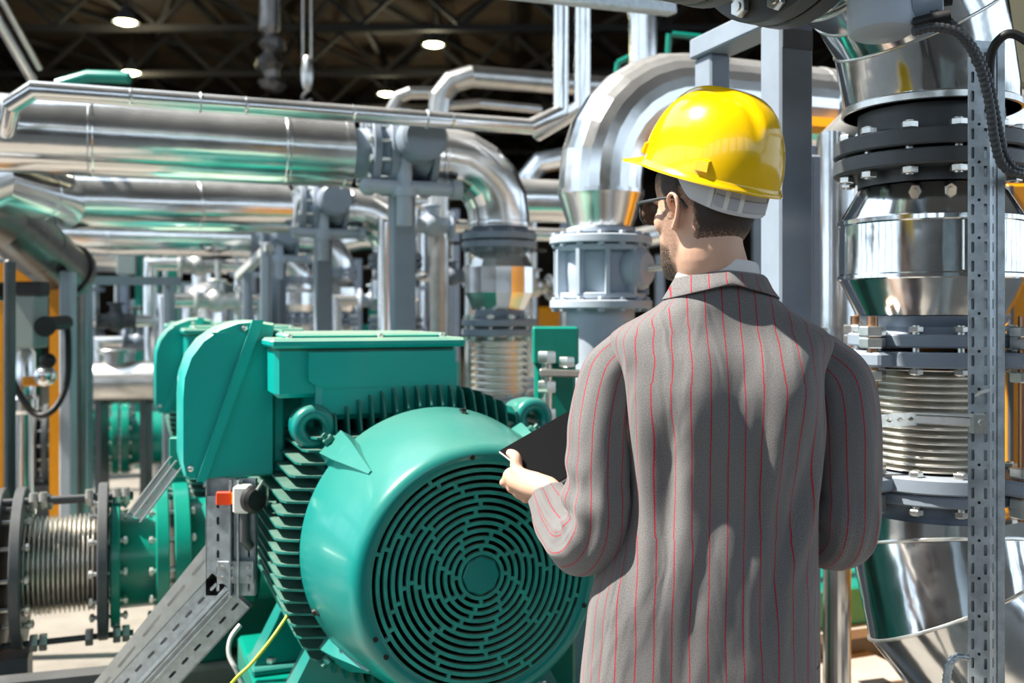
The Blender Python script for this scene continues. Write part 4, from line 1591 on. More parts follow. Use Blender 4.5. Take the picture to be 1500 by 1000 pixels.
mb.build('lintel', M['orange'], t)
block('yellow_door_panel', 'narrow orange panel on the very left edge', 'panel', M['orange'], -60, 7, 440, 720, 4.3, .05, foot=True)
block('steel_post', 'dark upright post at the left edge in front of the orange panel', 'post', M['grey_dark'], 4, 14, 380, 720, 4.1, .06, foot=True)
block('steel_post', 'blue-grey upright post right of the orange column', 'post', M['grey_light'], 86, 104, 396, 620, 5.3, .08, foot=True)
PG = 'grey posts of the distant pipe rack'
for i, (u0, u1, v0, Y, lb) in enumerate(((120, 128, 408, 6.5, 'thin distant post left of the green rack'), (238, 250, 410, 7.2, 'distant dark post just left of the teal motor boxes'), (355, 365, 395, 7.5, 'leftmost distant post above the terminal box'), (381, 394, 355, 7.2, 'distant post above the middle of the terminal box'),
                                         (398, 407, 405, 8.0, 'short distant post beside the second valve post'), (655, 664, 400, 8.0, 'distant post between the big post and the columns'))):
    block('rack_post', lb, 'post', M['grey'], u0, u1, v0, 500, Y, .1, PG, foot=True)
t = thing('rack_beam', 'horizontal grey beam across the distant posts at left', 'beam', W(180, 410, 6.6), 0)
mb = WB(t)
mb.bar(W(104, 410, 6.4), W(262, 412, 7.3), .05, .06)
mb.build('beam_tube', M['grey'], t)
t = thing('rack_beam', 'pale slanting beam rising to the distant post below the second valve', 'beam', W(370, 380, 7.2), 0)
mb = WB(t)
mb.bar(W(350, 405, 7.6), W(395, 362, 7.2), .07, .05)
mb.build('beam_tube', M['zinc_light'], t)

# ------------------------------------------------------------------ the man
MY = 1.85
MX = (1045 - 750) / F * MY
man = thing('person', 'man in grey pinstriped suit and yellow hard hat seen from behind, holding a dark tablet', 'person', (MX, MY, 0), 0)


def skin_mat():
    m = bpy.data.materials.new('skin')
    m.use_nodes = True
    nt = m.node_tree
    b = nt.nodes['Principled BSDF']
    L = nt.links.new
    b.inputs['Roughness'].default_value = .48
    b.inputs['Subsurface Weight'].default_value = .12
    b.inputs['Subsurface Radius'].default_value = (.012, .005, .003)
    b.inputs['Subsurface Scale'].default_value = .6
    at = nt.nodes.new('ShaderNodeAttribute')
    at.attribute_name = 'beard'
    n1 = nt.nodes.new('ShaderNodeTexNoise')
    n1.inputs['Scale'].default_value = 22
    n2 = nt.nodes.new('ShaderNodeTexNoise')
    n2.inputs['Scale'].default_value = 420
    tc = nt.nodes.new('ShaderNodeTexCoord')
    L(tc.outputs['Object'], n1.inputs['Vector'])
    L(tc.outputs['Object'], n2.inputs['Vector'])
    mx = nt.nodes.new('ShaderNodeMix')
    mx.data_type = 'RGBA'
    mx.inputs[6].default_value = (.62, .36, .25, 1)
    mx.inputs[7].default_value = (.76, .50, .37, 1)
    L(n1.outputs[0], mx.inputs[0])
    r = nt.nodes.new('ShaderNodeMapRange')
    r.inputs[1].default_value = .35
    r.inputs[2].default_value = .6
    r.inputs[3].default_value = .45
    r.inputs[4].default_value = 1
    L(n2.outputs[0], r.inputs[0])
    mu = nt.nodes.new('ShaderNodeMath')
    mu.operation = 'MULTIPLY'
    mu.use_clamp = True
    L(at.outputs['Fac'], mu.inputs[0])
    L(r.outputs[0], mu.inputs[1])
    m2 = nt.nodes.new('ShaderNodeMix')
    m2.data_type = 'RGBA'
    L(mu.outputs[0], m2.inputs[0])
    L(mx.outputs[2], m2.inputs[6])
    m2.inputs[7].default_value = (.022, .014, .010, 1)
    L(m2.outputs[2], b.inputs['Base Color'])
    return m


def hair_mat():
    m = bpy.data.materials.new('short_dark_hair')
    m.use_nodes = True
    nt = m.node_tree
    b = nt.nodes['Principled BSDF']
    L = nt.links.new
    b.inputs['Roughness'].default_value = .6
    at = nt.nodes.new('ShaderNodeAttribute')
    at.attribute_name = 'dens'
    tc = nt.nodes.new('ShaderNodeTexCoord')
    mp = nt.nodes.new('ShaderNodeMapping')
    mp.inputs['Scale'].default_value = (1, 1, .3)
    n2 = nt.nodes.new('ShaderNodeTexNoise')
    n2.inputs['Scale'].default_value = 520
    n2.inputs['Detail'].default_value = 4
    L(tc.outputs['Object'], mp.inputs[0])
    L(mp.outputs[0], n2.inputs['Vector'])
    a = nt.nodes.new('ShaderNodeMath')
    a.operation = 'ADD'
    L(at.outputs['Fac'], a.inputs[0])
    L(n2.outputs[0], a.inputs[1])
    r = nt.nodes.new('ShaderNodeMapRange')
    r.inputs[1].default_value = .55
    r.inputs[2].default_value = 1.05
    L(a.outputs[0], r.inputs[0])
    m2 = nt.nodes.new('ShaderNodeMix')
    m2.data_type = 'RGBA'
    L(r.outputs[0], m2.inputs[0])
    m2.inputs[6].default_value = (.52, .32, .22, 1)
    m2.inputs[7].default_value = (.030, .019, .014, 1)
    L(m2.outputs[2], b.inputs['Base Color'])
    bp = nt.nodes.new('ShaderNodeBump')
    bp.inputs['Distance'].default_value = .0015
    L(n2.outputs[0], bp.inputs['Height'])
    L(bp.outputs[0], b.inputs['Normal'])
    return m


def suit_mat():
    m = bpy.data.materials.new('pinstriped_suit_cloth')
    m.use_nodes = True
    nt = m.node_tree
    b = nt.nodes['Principled BSDF']
    L = nt.links.new
    b.inputs['Roughness'].default_value = .85
    b.inputs['Specular IOR Level'].default_value = .25
    b.inputs['Sheen Weight'].default_value = .25
    b.inputs['Sheen Roughness'].default_value = .5
    uv = nt.nodes.new('ShaderNodeUVMap')
    uv.uv_map = 'cloth'
    sx = nt.nodes.new('ShaderNodeSeparateXYZ')
    L(uv.outputs[0], sx.inputs[0])

    def M_(op, a, b_=None, c=None):
        n = nt.nodes.new('ShaderNodeMath')
        n.operation = op
        for i, q in enumerate((a, b_, c)):
            if q is None: continue
            if isinstance(q, (int, float)): n.inputs[i].default_value = q
            else: L(q, n.inputs[i])
        return n.outputs[0]
    nw = nt.nodes.new('ShaderNodeTexNoise')
    nw.inputs['Scale'].default_value = 5
    L(uv.outputs[0], nw.inputs['Vector'])
    su = M_('ADD', sx.outputs[0], M_('MULTIPLY', M_('SUBTRACT', nw.outputs[0], .5), .010))
    fr = M_('FRACT', M_('ADD', M_('DIVIDE', su, .0305), 100.5))
    d = M_('ABSOLUTE', M_('SUBTRACT', fr, .5))
    # a stitched line: chalk stripe slightly broken along its length
    nb = nt.nodes.new('ShaderNodeTexNoise')
    nb.inputs['Scale'].default_value = 260
    L(uv.outputs[0], nb.inputs['Vector'])
    edge = M_('ADD', .034, M_('MULTIPLY', M_('SUBTRACT', nb.outputs[0], .5), .03))
    r = nt.nodes.new('ShaderNodeMapRange')
    L(d, r.inputs[0])
    L(M_('ADD', edge, .012), r.inputs[1])
    L(M_('SUBTRACT', edge, .012), r.inputs[2])
    # weave
    wv = nt.nodes.new('ShaderNodeTexNoise')
    wv.inputs['Scale'].default_value = 650
    wv.inputs['Detail'].default_value = 3
    L(uv.outputs[0], wv.inputs['Vector'])
    mx = nt.nodes.new('ShaderNodeMix')
    mx.data_type = 'RGBA'
    r2 = nt.nodes.new('ShaderNodeMapRange')
    r2.inputs[1].default_value = .3
    r2.inputs[2].default_value = .7
    L(wv.outputs[0], r2.inputs[0])
    L(r2.outputs[0], mx.inputs[0])
    mx.inputs[6].default_value = (.085, .083, .089, 1)
    mx.inputs[7].default_value = (.25, .243, .242, 1)
    m2 = nt.nodes.new('ShaderNodeMix')
    m2.data_type = 'RGBA'
    L(r.outputs[0], m2.inputs[0])
    L(mx.outputs[2], m2.inputs[6])
    m2.inputs[7].default_value = (.36, .012, .032, 1)
    L(m2.outputs[2], b.inputs['Base Color'])
    # cloth relief: long soft pulls plus weave grain
    mp = nt.nodes.new('ShaderNodeMapping')
    mp.inputs['Scale'].default_value = (16, 4.5, 1)
    L(uv.outputs[0], mp.inputs[0])
    n3 = nt.nodes.new('ShaderNodeTexNoise')
    n3.inputs['Scale'].default_value = 1
    n3.inputs['Detail'].default_value = 2
    n3.inputs['Distortion'].default_value = .6
    L(mp.outputs[0], n3.inputs['Vector'])
    b1 = nt.nodes.new('ShaderNodeBump')
    b1.inputs['Distance'].default_value = .012
    L(n3.outputs[0], b1.inputs['Height'])
    b2 = nt.nodes.new('ShaderNodeBump')
    b2.inputs['Distance'].default_value = .0005
    L(wv.outputs[0], b2.inputs['Height'])
    L(b1.outputs[0], b2.inputs['Normal'])
    L(b2.outputs[0], b.inputs['Normal'])
    return m


M['skin'] = skin_mat()
M['hair'] = hair_mat()
M['suit'] = suit_mat()
seam_mat = mat('suit_seam_thread', (.045, .043, .048), .9)


def lerp_rows(rows, z):
    if z <= rows[0][0]: return rows[0][1:]
    for a, b in zip(rows, rows[1:]):
        if z <= b[0]:
            t = (z - a[0]) / (b[0] - a[0])
            t2 = t * t * (3 - 2 * t) * .4 + t * .6
            return tuple(p + (q - p) * t2 for p, q in zip(a[1:], b[1:]))
    return rows[-1][1:]


def smooth(x, a, b):
    t = min(1, max(0, (x - a) / (b - a)))
    return t * t * (3 - 2 * t)


# -- head, in its own frame: f forward, l the man's left, z up
HA = math.radians(38)
HF = V((-math.sin(HA), math.cos(HA), 0))
HL = V((-math.cos(HA), -math.sin(HA), 0))
HO = V(((1030 - 750) / F * MY, MY - .005, 1.5 + (460 - 412) / F * MY))   # chin height, on the ear axis
TILT = math.radians(-3)


def H(f, l, z):
    return HO + HF * f + HL * l + Z * z


HEAD = [  # z, half width, front, back (back = distance behind the ear axis, negative = in front of it)
    (-.004, .012, .060, -.040), (.004, .026, .078, -.020), (.016, .041, .088, .000), (.035, .053, .091, .022), (.055, .060, .090, .045), (.075, .0645, .088, .066),
    (.095, .068, .086, .080), (.12, .0715, .084, .091), (.145, .074, .088, .097), (.17, .0755, .089, .0985), (.195, .0735, .084, .094), (.22, .064, .070, .080), (.24, .046, .048, .058), (.252, .022, .022, .028), (.256, .002, .003, .003)]


def head_pt(a, z, off=0):
    hw, fr, bk = lerp_rows(HEAD, z)
    cx = (fr - bk) / 2
    hl = (fr + bk) / 2
    c, s = math.cos(a), math.sin(a)
    n = 2.25
    f = math.copysign(abs(c) ** (2 / n), c) * (hl + off) + cx
    l = math.copysign(abs(s) ** (2 / n), s) * (hw + off)
    if c > 0: l *= 1 - .18 * c * smooth(.12 - z, 0, .1)
    return f, l


def head_grid(mb, z0, z1, nz, na, off):
    vs = []
    for i in range(nz + 1):
        z = z0 + (z1 - z0) * i / nz
        for k in range(na):
            f, l = head_pt(2 * PI * k / na, z, off)
            vs.append(H(f, l, z))
    fs = [(i * na + k, i * na + (k + 1) % na, (i + 1) * na + (k + 1) % na, (i + 1) * na + k) for i in range(nz) for k in range(na)]
    fs += [tuple(range(na))[::-1], tuple(nz * na + k for k in range(na))]
    mb.add(vs, fs)


def limb(mb, pts, rad, seg=20):
    """rounded, tapering limb"""
    P = [V(p) for p in pts]
    out, rr = [], []
    for i in range(len(P) - 1):
        p0, p1, p2, p3 = P[max(i - 1, 0)], P[i], P[i + 1], P[min(i + 2, len(P) - 1)]
        for k in range(6):
            s = k / 6
            out.append(.5 * ((2 * p1) + (p2 - p0) * s + (2 * p0 - 5 * p1 + 4 * p2 - p3) * s * s + (3 * p1 - p0 - 3 * p2 + p3) * s ** 3))
            rr.append(rad[i] + (rad[i + 1] - rad[i]) * s)
    out.append(P[-1])
    rr.append(rad[-1])
    mb.tube(out, rr, seg, mitre=False)
    mb.sphere(out[0], rr[0] * .98, 16, 10)
    mb.sphere(out[-1], rr[-1] * .98, 16, 10)


body = WB(man)
head_grid(body, -.004, .2555, 52, 64, 0)
# nose, lips, brow, ears
body.tube([H(.078, 0, .150), H(.094, 0, .128), H(.104, 0, .107), H(.100, 0, .098), H(.085, 0, .090)], [.008, .009, .011, .010, .009], 12)
for s in (-1, 1):
    body.sphere(H(.094, s * .012, .098), (.009, .009, .008), 12, 8)
    body.sphere(H(.080, s * .030, .153), (.016, .020, .007), 12, 8)
    body.sphere(H(.072, s * .031, .133), .013, 14, 10)
    body.sphere(H(.056, s * .046, .112), (.020, .018, .024), 14, 10)
body.sphere(H(.090, 0, .066), (.012, .020, .0055), 14, 8)
body.sphere(H(.089, 0, .055), (.012, .017, .0065), 14, 8)
body.sphere(H(.080, 0, .016), (.016, .020, .013), 14, 8)
for s in (-1, 1):
    def E(f, o, z): return H(f, s * (.071 + o), z)
    rim = [E(.010, .006, .128), E(.011, .012, .142), E(.002, .019, .153), E(-.011, .023, .155), E(-.020, .024, .146), E(-.021, .022, .130), E(-.014, .018, .113), E(-.006, .013, .101), E(.002, .008, .095), E(.008, .003, .099)]
    limb(body, rim, [.0035, .0042, .0044, .0046, .0048, .0048, .0045, .0055, .006, .004], 10)
    body.add([E(.010, -.004, .13), E(.0, -.002, .15), E(-.018, .012, .146), E(-.019, .014, .128), E(-.008, .010, .102), E(.004, -.002, .098)] + [E(.010, -.010, .13), E(.0, -.008, .15), E(-.012, .004, .146), E(-.013, .006, .128), E(-.004, .003, .102), E(.004, -.008, .098)],
             [(0, 1, 2, 3, 4, 5), (11, 10, 9, 8, 7, 6)] + [(i, i + 6, (i + 1) % 6 + 6, (i + 1) % 6) for i in range(6)])
    limb(body, [E(.0, .008, .147), E(-.009, .013, .139), E(-.010, .012, .124), E(-.003, .007, .112)], [.003] * 4, 8)
    body.sphere(E(.010, .002, .121), (.004, .005, .006), 10, 8)
# neck and torso
nb = V((MX + .008, MY + .012, 1.47))
limb(body, [nb + V((0, 0, -.04)), nb + V((.002, -.004, .04)), nb + V((-.006, -.004, .10)), H(-.012, 0, .055), H(-.012, 0, .09)], [.082, .0705, .067, .064, .060], 32)
TOR = [(.78, .15, .105), (.90, .165, .115), (1.05, .145, .10), (1.25, .165, .115), (1.38, .175, .11), (1.44, .15, .08), (1.48, .08, .06)]
vs, na = [], 32
for (z, hw, hd) in TOR:
    vs += [V((MX + hw * math.cos(2 * PI * k / na), MY + .015 + hd * math.sin(2 * PI * k / na), z)) for k in range(na)]
body.add(vs, [(i * na + k, i * na + (k + 1) % na, (i + 1) * na + (k + 1) % na, (i + 1) * na + k) for i in range(len(TOR) - 1) for k in range(na)] + [tuple(range(na))[::-1], tuple((len(TOR) - 1) * na + k for k in range(na))])
for s in (-1, 1):
    limb(body, [V((MX + s * .09, MY + .01, .88)), V((MX + s * .10, MY + .02, .50)), V((MX + s * .105, MY, .09))], [.085, .06, .04], 20)
    limb(body, [V((MX + s * .105, MY - .02, .055)), V((MX + s * .12, MY + .13, .035))], [.04, .03], 16)

LS, LE, LWr = W(912, 550, 1.86), W(868, 782, 1.84), W(803, 716, 2.03)
RS, RE, RWr = W(1205, 540, 1.86), W(1236, 768, 1.87), W(1095, 740, 2.105)
limb(body, [LS, LE, LWr], [.042, .036, .026], 20)
limb(body, [RS, RE, W(1210, 783, 1.92), W(1170, 774, 1.99), RWr], [.040, .035, .035, .032, .026], 20)

# tablet placement
TA = W(730, 660, 2.20)
te1 = (W(832, 738, 2.045) - TA).normalized()
te2 = W(900, 604, 2.29) - TA
te2 = (te2 - te1 * te2.dot(te1)).normalized()
TN = te1.cross(te2)
if TN.z < 0: TN = -TN


def hand(mb, wr, s, base_e, along, inw):
    """hand holding the tablet edge: palm outside the edge, thumb on top, four fingers curled beneath"""
    # along: direction along the edge towards the finger tips side, inw: into the tablet
    pc = base_e - inw * .012 - TN * .026
    limb(mb, [wr, wr.lerp(pc, .45) - TN * .002, pc + along * .0], [.026, .029, .026], 18)
    limb(mb, [wr.lerp(pc, .5), pc + along * .018 - TN * .004], [.024, .022], 16)
    limb(mb, [wr.lerp(pc, .6) - TN * .012, pc - along * .012 - TN * .022], [.022, .022], 16)
    # thumb
    t0 = wr.lerp(pc, .35) + TN * .014
    limb(mb, [t0, pc + TN * .026 - along * .008 - inw * .002, base_e + along * .020 + TN * .015 + inw * .003, base_e + along * .046 + TN * .009 + inw * .008], [.018, .0155, .0125, .0098], 14)
    # fingers
    L_ = [(.012, .96), (-.006, 1.04), (-.024, 1.0), (-.040, .82)]
    for i, (o, k) in enumerate(L_):
        q0 = pc + along * (o + .004) - TN * (.004 + .003 * i) - inw * .002
        q1 = q0 - TN * .014 * k - inw * (.014 - .002 * i) + along * (.012 - .004 * i)
        q2 = q1 - TN * .012 * k + inw * .026 * k + along * .008
        q3 = base_e + along * (o + .010) + inw * .048 * k - TN * .014
        limb(mb, [q0, q1, q2, q3], [.0115, .0105, .0095, .008], 14)


hb = TA + te1 * .078
hand(body, LWr, 1, hb, -te1, te2)
# right hand carries the far lower corner (hidden by his body from here)
hb2 = TA + te1 * .105 + te2 * .245
hand(body, RWr, -1, hb2, -te1, -te2)

bo = body.build('body', M['skin'], man, ang=180)
rm = bo.modifiers.new('one_surface', 'REMESH')
rm.mode = 'VOXEL'
rm.voxel_size = .0034
rm.use_smooth_shade = True
sm = bo.modifiers.new('soften', 'SMOOTH')
sm.iterations = 5
sm.factor = .5
# bake the modifiers so the beard can be marked on the final surface
dg_ = bpy.context.evaluated_depsgraph_get()
me = bpy.data.meshes.new_from_object(bo.evaluated_get(dg_))
bo.modifiers.clear()
bo.data = me
me.materials.clear()
me.materials.append(M['skin'])
at = me.attributes.new('beard', 'FLOAT', 'POINT')
iH = V((MX, MY, 0))
for i, v in enumerate(me.vertices):
    p = v.co + iH - HO
    if p.z > .13 or p.z < -.04 or p.length > .25:
        continue
    f, l = p.dot(HF), abs(p.dot(HL))
    # jaw line, chin, upper lip and a thin sideburn
    jaw = smooth(.064 - p.z + f * .12, -.012, .012) * smooth(f, .018, .040) * smooth(p.z, -.035, -.012)
    lip = smooth(f, .070, .082) * smooth(p.z, .050, .058) * smooth(.088 - p.z, 0, .006)
    burn = smooth(.026 - abs(f - .028), -.004, .012) * smooth(p.z, .03, .06) * .8 * smooth(l, .04, .055)
    at.data[i].value = max(jaw * 1.25, lip * .8, burn * .75)

# hair: cropped cap on the scalp, fading out at the nape
hm = WB(man)
na, nz = 110, 60
grid, dens = {}, []
z0, z1 = .045, .25
for i in range(nz + 1):
    z = z0 + (z1 - z0) * i / nz
    for k in range(na):
        a = 2 * PI * k / na
        ab = abs(((a + PI) % (2 * PI)) - PI)          # 0 front, PI back
        back = smooth(ab, 1.75, 2.1)
        line = .155 - .030 * smooth(ab, 1.15, 1.25) if ab < 1.62 else .155 - .107 * smooth(ab, 1.72, 2.15)
        if 1.2 < ab < 1.45: line = .118
        line += .002 * math.sin(a * 31) + .002 * math.sin(a * 57)
        dz = (z - line)
        off = .0005 + .0065 * smooth(dz, -.004, .045)
        f, l = head_pt(a, z, off if dz > -.006 else -.006)
        hm.v.append(tuple(INV[man] @ H(f, l, z)))
        dens.append(smooth(dz, -.012, .085))
for i in range(nz):
    for k in range(na):
        hm.f.append((i * na + k, i * na + (k + 1) % na, (i + 1) * na + (k + 1) % na, (i + 1) * na + k))
        hm.uv.append(None)
hm.f.append(tuple(nz * na + k for k in range(na)))
hm.uv.append(None)
ho = hm.build('hair', M['hair'], man, ang=180)
da = ho.data.attributes.new('dens', 'FLOAT', 'POINT')
da.data.foreach_set('value', dens)

# eyes' glasses
gl = WB(man)
for s in (-1, 1):
    gl.tube([H(-.016, s * .083, .138), H(-.006, s * .084, .1495), H(.03, s * .083, .150), H(.085, s * .078, .148), H(.100, s * .070, .147)], [.0022, .0026, .0028, .0034, .0045], 8)
    gl.tube([H(-.006, s * .084, .1495), H(-.020, s * .082, .142), H(-.030, s * .080, .128)], [.0028, .0034, .0036], 8)
    ring = []
    for k in range(24):
        a = 2 * PI * k / 24
        ca, sa = math.cos(a), math.sin(a)
        ring.append(H(.108 - .012 * abs(ca * .5 + .5 * 1) * (1 if True else 0) - .0 , s * (.038 + .031 * math.copysign(abs(ca) ** .7, ca)), .132 + .021 * math.copysign(abs(sa) ** .7, sa)))
    gl.tube(ring + ring[:1], .0022, 8, caps=False, mitre=False)
gl.tube([H(.103, -.010, .140), H(.108, 0, .143), H(.103, .010, .140)], .0022, 8)
go = gl.build('glasses', M['frame'], man)
for s in (-1, 1):
    gl = WB(man)
    vs = []
    for d in (0, .002):
        for k in range(24):
            a = 2 * PI * k / 24
            ca, sa = math.cos(a), math.sin(a)
            vs.append(H(.107 - d - .012 * abs(ca * .5 + .5), s * (.038 + .030 * math.copysign(abs(ca) ** .7, ca)), .132 + .020 * math.copysign(abs(sa) ** .7, sa)))
    gl.add(vs, [tuple(range(24)), tuple(range(47, 23, -1))] + [(k, (k + 1) % 24, 24 + (k + 1) % 24, 24 + k) for k in range(24)])
    lo_ = gl.build('lens', M['glass'], go, ang=20)

# -- hard hat
hz_ = .150
HT = math.radians(19)                       # tipped back: front up


def K(f, l, z):
    f2 = f * math.cos(HT) - z * math.sin(HT)
    z2 = f * math.sin(HT) + z * math.cos(HT)
    return H(f2 - .013, l, z2 + .193)


sh = WB(man)
na, nz = 96, 30
hat = []
def hat_r(a, t):
    """t 0 at the rim, 1 at the crown"""
    ph = t * PI / 2
    cc = math.cos(ph) ** .72 if t < 1 else 0
    zz = math.sin(ph) ** .95
    Fx = .140 if math.cos(a) > 0 else .142
    f = Fx * math.cos(a) * cc
    l = .112 * math.sin(a) * cc
    z = .155 * zz
    # raised centre ridge running front to back and two side creases
    w_ = abs(l)
    rg = (1 - smooth(w_, .020, .030)) * smooth(t, .30, .50) * .0065
    rg -= math.exp(-((w_ - .036) / .006) ** 2) * .0028 * smooth(t, .3, .5)
    n_ = V((f / .0196, l / .0125, z / .0262)).normalized()
    return V((f, l, z)) + n_ * rg
for off in (0, -.003):
    for i in range(nz + 1):
        for k in range(na):
            p = hat_r(2 * PI * k / na, i / nz)
            q = p * (1 + off / .13)
            hat.append(K(*q))
fs = []
N1_ = (nz + 1) * na
for i in range(nz):
    for k in range(na):
        l_ = (k + 1) % na
        fs.append((i * na + k, i * na + l_, (i + 1) * na + l_, (i + 1) * na + k))
        fs.append((N1_ + i * na + k, N1_ + (i + 1) * na + k, N1_ + (i + 1) * na + l_, N1_ + i * na + l_))
for k in range(na):
    l_ = (k + 1) % na
    fs.append((k, N1_ + k, N1_ + l_, l_))
sh.add(hat, fs)
# rim lip all round
rimp, ring = [], []
def brim_ext(a):
    c = math.cos(a)
    return .006 + .038 * smooth(c, .45, .98)
rows = []
for j, (e, zz) in enumerate(((0, .008), (.35, .003), (.7, .000), (1, -.002), (1, -.006), (.6, -.005), (.0, -.004))):
    for k in range(na):
        a = 2 * PI * k / na
        x = brim_ext(a) * e
        c = math.cos(a)
        dz = -.006 * smooth(c, .5, 1) * e
        Fx = .140 if c > 0 else .142
        rows.append(K((Fx + x) * c, (.112 + x) * math.sin(a), zz + dz))
sh.add(rows, [(j * na + k, j * na + (k + 1) % na, (j + 1) * na + (k + 1) % na, (j + 1) * na + k) for j in range(6) for k in range(na)])
# accessory slot bosses on the side and back
for a_ in (48, 118, 242, 312):
    a = math.radians(a_)
    c0_ = V((.142 * math.cos(a), .1135 * math.sin(a), .016))
    n_ = V((math.cos(a) / .142, math.sin(a) / .112, 0)).normalized()
    tn_ = V((-n_.y, n_.x, 0))
    q = [c0_ + tn_ * .013 - n_ * .004, c0_ - tn_ * .013 - n_ * .004, c0_ - tn_ * .013 + Z * .022 - n_ * .006, c0_ + tn_ * .013 + Z * .022 - n_ * .006,
         c0_ + tn_ * .012 + n_ * .004, c0_ - tn_ * .012 + n_ * .004, c0_ - tn_ * .010 + Z * .018 + n_ * .001, c0_ + tn_ * .010 + Z * .018 + n_ * .001]
    sh.add([K(*p) for p in q], [(0, 1, 2, 3), (7, 6, 5, 4), (0, 4, 5, 1), (1, 5, 6, 2), (2, 6, 7, 3), (3, 7, 4, 0)])
so = sh.build('hard_hat', M['hat'], man, ang=50, fix=False)
# headband under the rim
hb_ = WB(man)
rows = []
for off, zz in ((.0, .006), (.0035, .004), (.004, -.014), (.0035, -.034), (.0, -.036), (-.002, -.02)):
    for k in range(na):
        a = 2 * PI * k / na
        c = math.cos(a)
        fx = (.098 if c > 0 else .122) + off
        dz = -.012 * smooth(-c, .1, .9)
        up_ = smooth(c, -.35, .1)
        zz2 = zz + dz if zz > 0 else (zz + dz) * (1 - up_) + .002 * up_
        rows.append(K(fx * c, (.0865 + off) * math.sin(a), zz2))
hb_.add(rows, [(j * na + k, j * na + (k + 1) % na, ((j + 1) % 6) * na + (k + 1) % na, ((j + 1) % 6) * na + k) for j in range(6) for k in range(na)])
hb_.build('headband', M['strap'], so, ang=40)
for a_ in (128, 143, 158, 202, 217, 232):
    a = math.radians(a_)
    hs = WB(man)
    c = V((-.1265 * -math.cos(a) if False else .1265 * math.cos(a), .0915 * math.sin(a), -.024))
    n_ = V((math.cos(a), math.sin(a) * 1.3, 0)).normalized()
    tn_ = V((-n_.y, n_.x, 0))
    vs = [c + tn_ * x + Z * z + n_ * d for d in (-.003, .0015) for x, z in ((-.004, -.018), (.004, -.018), (.004, .018), (-.004, .018))]
    hs.add([K(*p) for p in vs], [(0, 1, 2, 3), (7, 6, 5, 4), (0, 4, 5, 1), (1, 5, 6, 2), (2, 6, 7, 3), (3, 7, 4, 0)])
    hs.build('band_ridge', M['white'], so, fix=True)
hs = WB(man)
rows = []
for off, zz in ((.0042, -.006), (.006, -.008), (.006, -.026), (.0042, -.028)):
    for k in range(25):
        a = math.radians(132 + 96 * k / 24)
        rows.append(K((.122 + off) * math.cos(a), (.0865 + off) * math.sin(a), zz - .012 * smooth(-math.cos(a), .1, .9)))
hs.add(rows, [(j * 25 + k, j * 25 + k + 1, (j + 1) * 25 + k + 1, (j + 1) * 25 + k) for j in range(3) for k in range(24)])
hs.build('grey_strap', M['strap_grey'], so)

# -- clothes
# shirt collar
def neck_band(name, mt_, rows, tilt=.0, na=72):
    mb = WB(man)
    vs = []
    for (cx, cy, rx, ry, z, dz) in rows:
        for k in range(na):
            a = 2 * PI * k / na
            vs.append(V((MX + cx + rx * math.cos(a), MY + cy + ry * math.sin(a), z + dz * (math.sin(a)))))
    n = len(rows)
    mb.add(vs, [(i * na + k, i * na + (k + 1) % na, ((i + 1) % n) * na + (k + 1) % na, ((i + 1) % n) * na + k) for i in range(n) for k in range(na)])
    return mb.build(name, mt_, man, ang=60, fix=True)


neck_band('shirt_collar', M['shirt'], [(.008, .008, .084, .080, 1.535, -.02), (.008, .006, .0765, .072, 1.585, -.012), (.008, .006, .074, .069, 1.588, -.012), (.008, .006, .072, .067, 1.585, -.012), (.008, .006, .075, .072, 1.53, -.02)])

# jacket torso: rows from hem to collar line (height, half width, half depth, centre x, centre y)
zz = lambda v: 1.5 - (v - 460) / F * MY
JR = [
    (zz(1100), .228, .130, -.022, .010), (zz(1000), .222, .128, -.024, .010), (zz(930), .216, .127, -.020, .010), (zz(870), .209, .126, -.016, .010), (zz(800), .192, .127, -.002, .013), (zz(740), .178, .124, .011, .014),
    (zz(680), .172, .130, .016, .010), (zz(620), .174, .138, .017, .008), (zz(575), .180, .136, .017, .008), (zz(545), .188, .128, .016, .008), (zz(520), .201, .117, .015, .009), (zz(503), .207, .107, .015, .010), (zz(490), .202, .099, .013, .010), (zz(476), .178, .093, .012, .010),
    (zz(462), .145, .088, .012, .009), (zz(448), .117, .087, .014, .010), (zz(436), .100, .083, .014, .010), (zz(422), .092, .080, .012, .010)]
HWREF = .205


def jrow(z):
    rows = [(a, b, c, d, e) for a, b, c, d, e in JR]
    # Catmull-Rom through the rows
    i = 0
    while i < len(rows) - 2 and rows[i + 1][0] < z: i += 1
    p0, p1, p2, p3 = rows[max(i - 1, 0)], rows[i], rows[i + 1], rows[min(i + 2, len(rows) - 1)]
    s = (z - p1[0]) / (p2[0] - p1[0])
    out = []
    for k in range(1, 5):
        m1 = (p2[k] - p0[k]) / (p2[0] - p0[0]) * (p2[0] - p1[0])
        m2 = (p3[k] - p1[k]) / (p3[0] - p1[0]) * (p2[0] - p1[0])
        out.append((2 * s ** 3 - 3 * s * s + 1) * p1[k] + (s ** 3 - 2 * s * s + s) * m1 + (-2 * s ** 3 + 3 * s * s) * p2[k] + (s ** 3 - s * s) * m2)
    return out


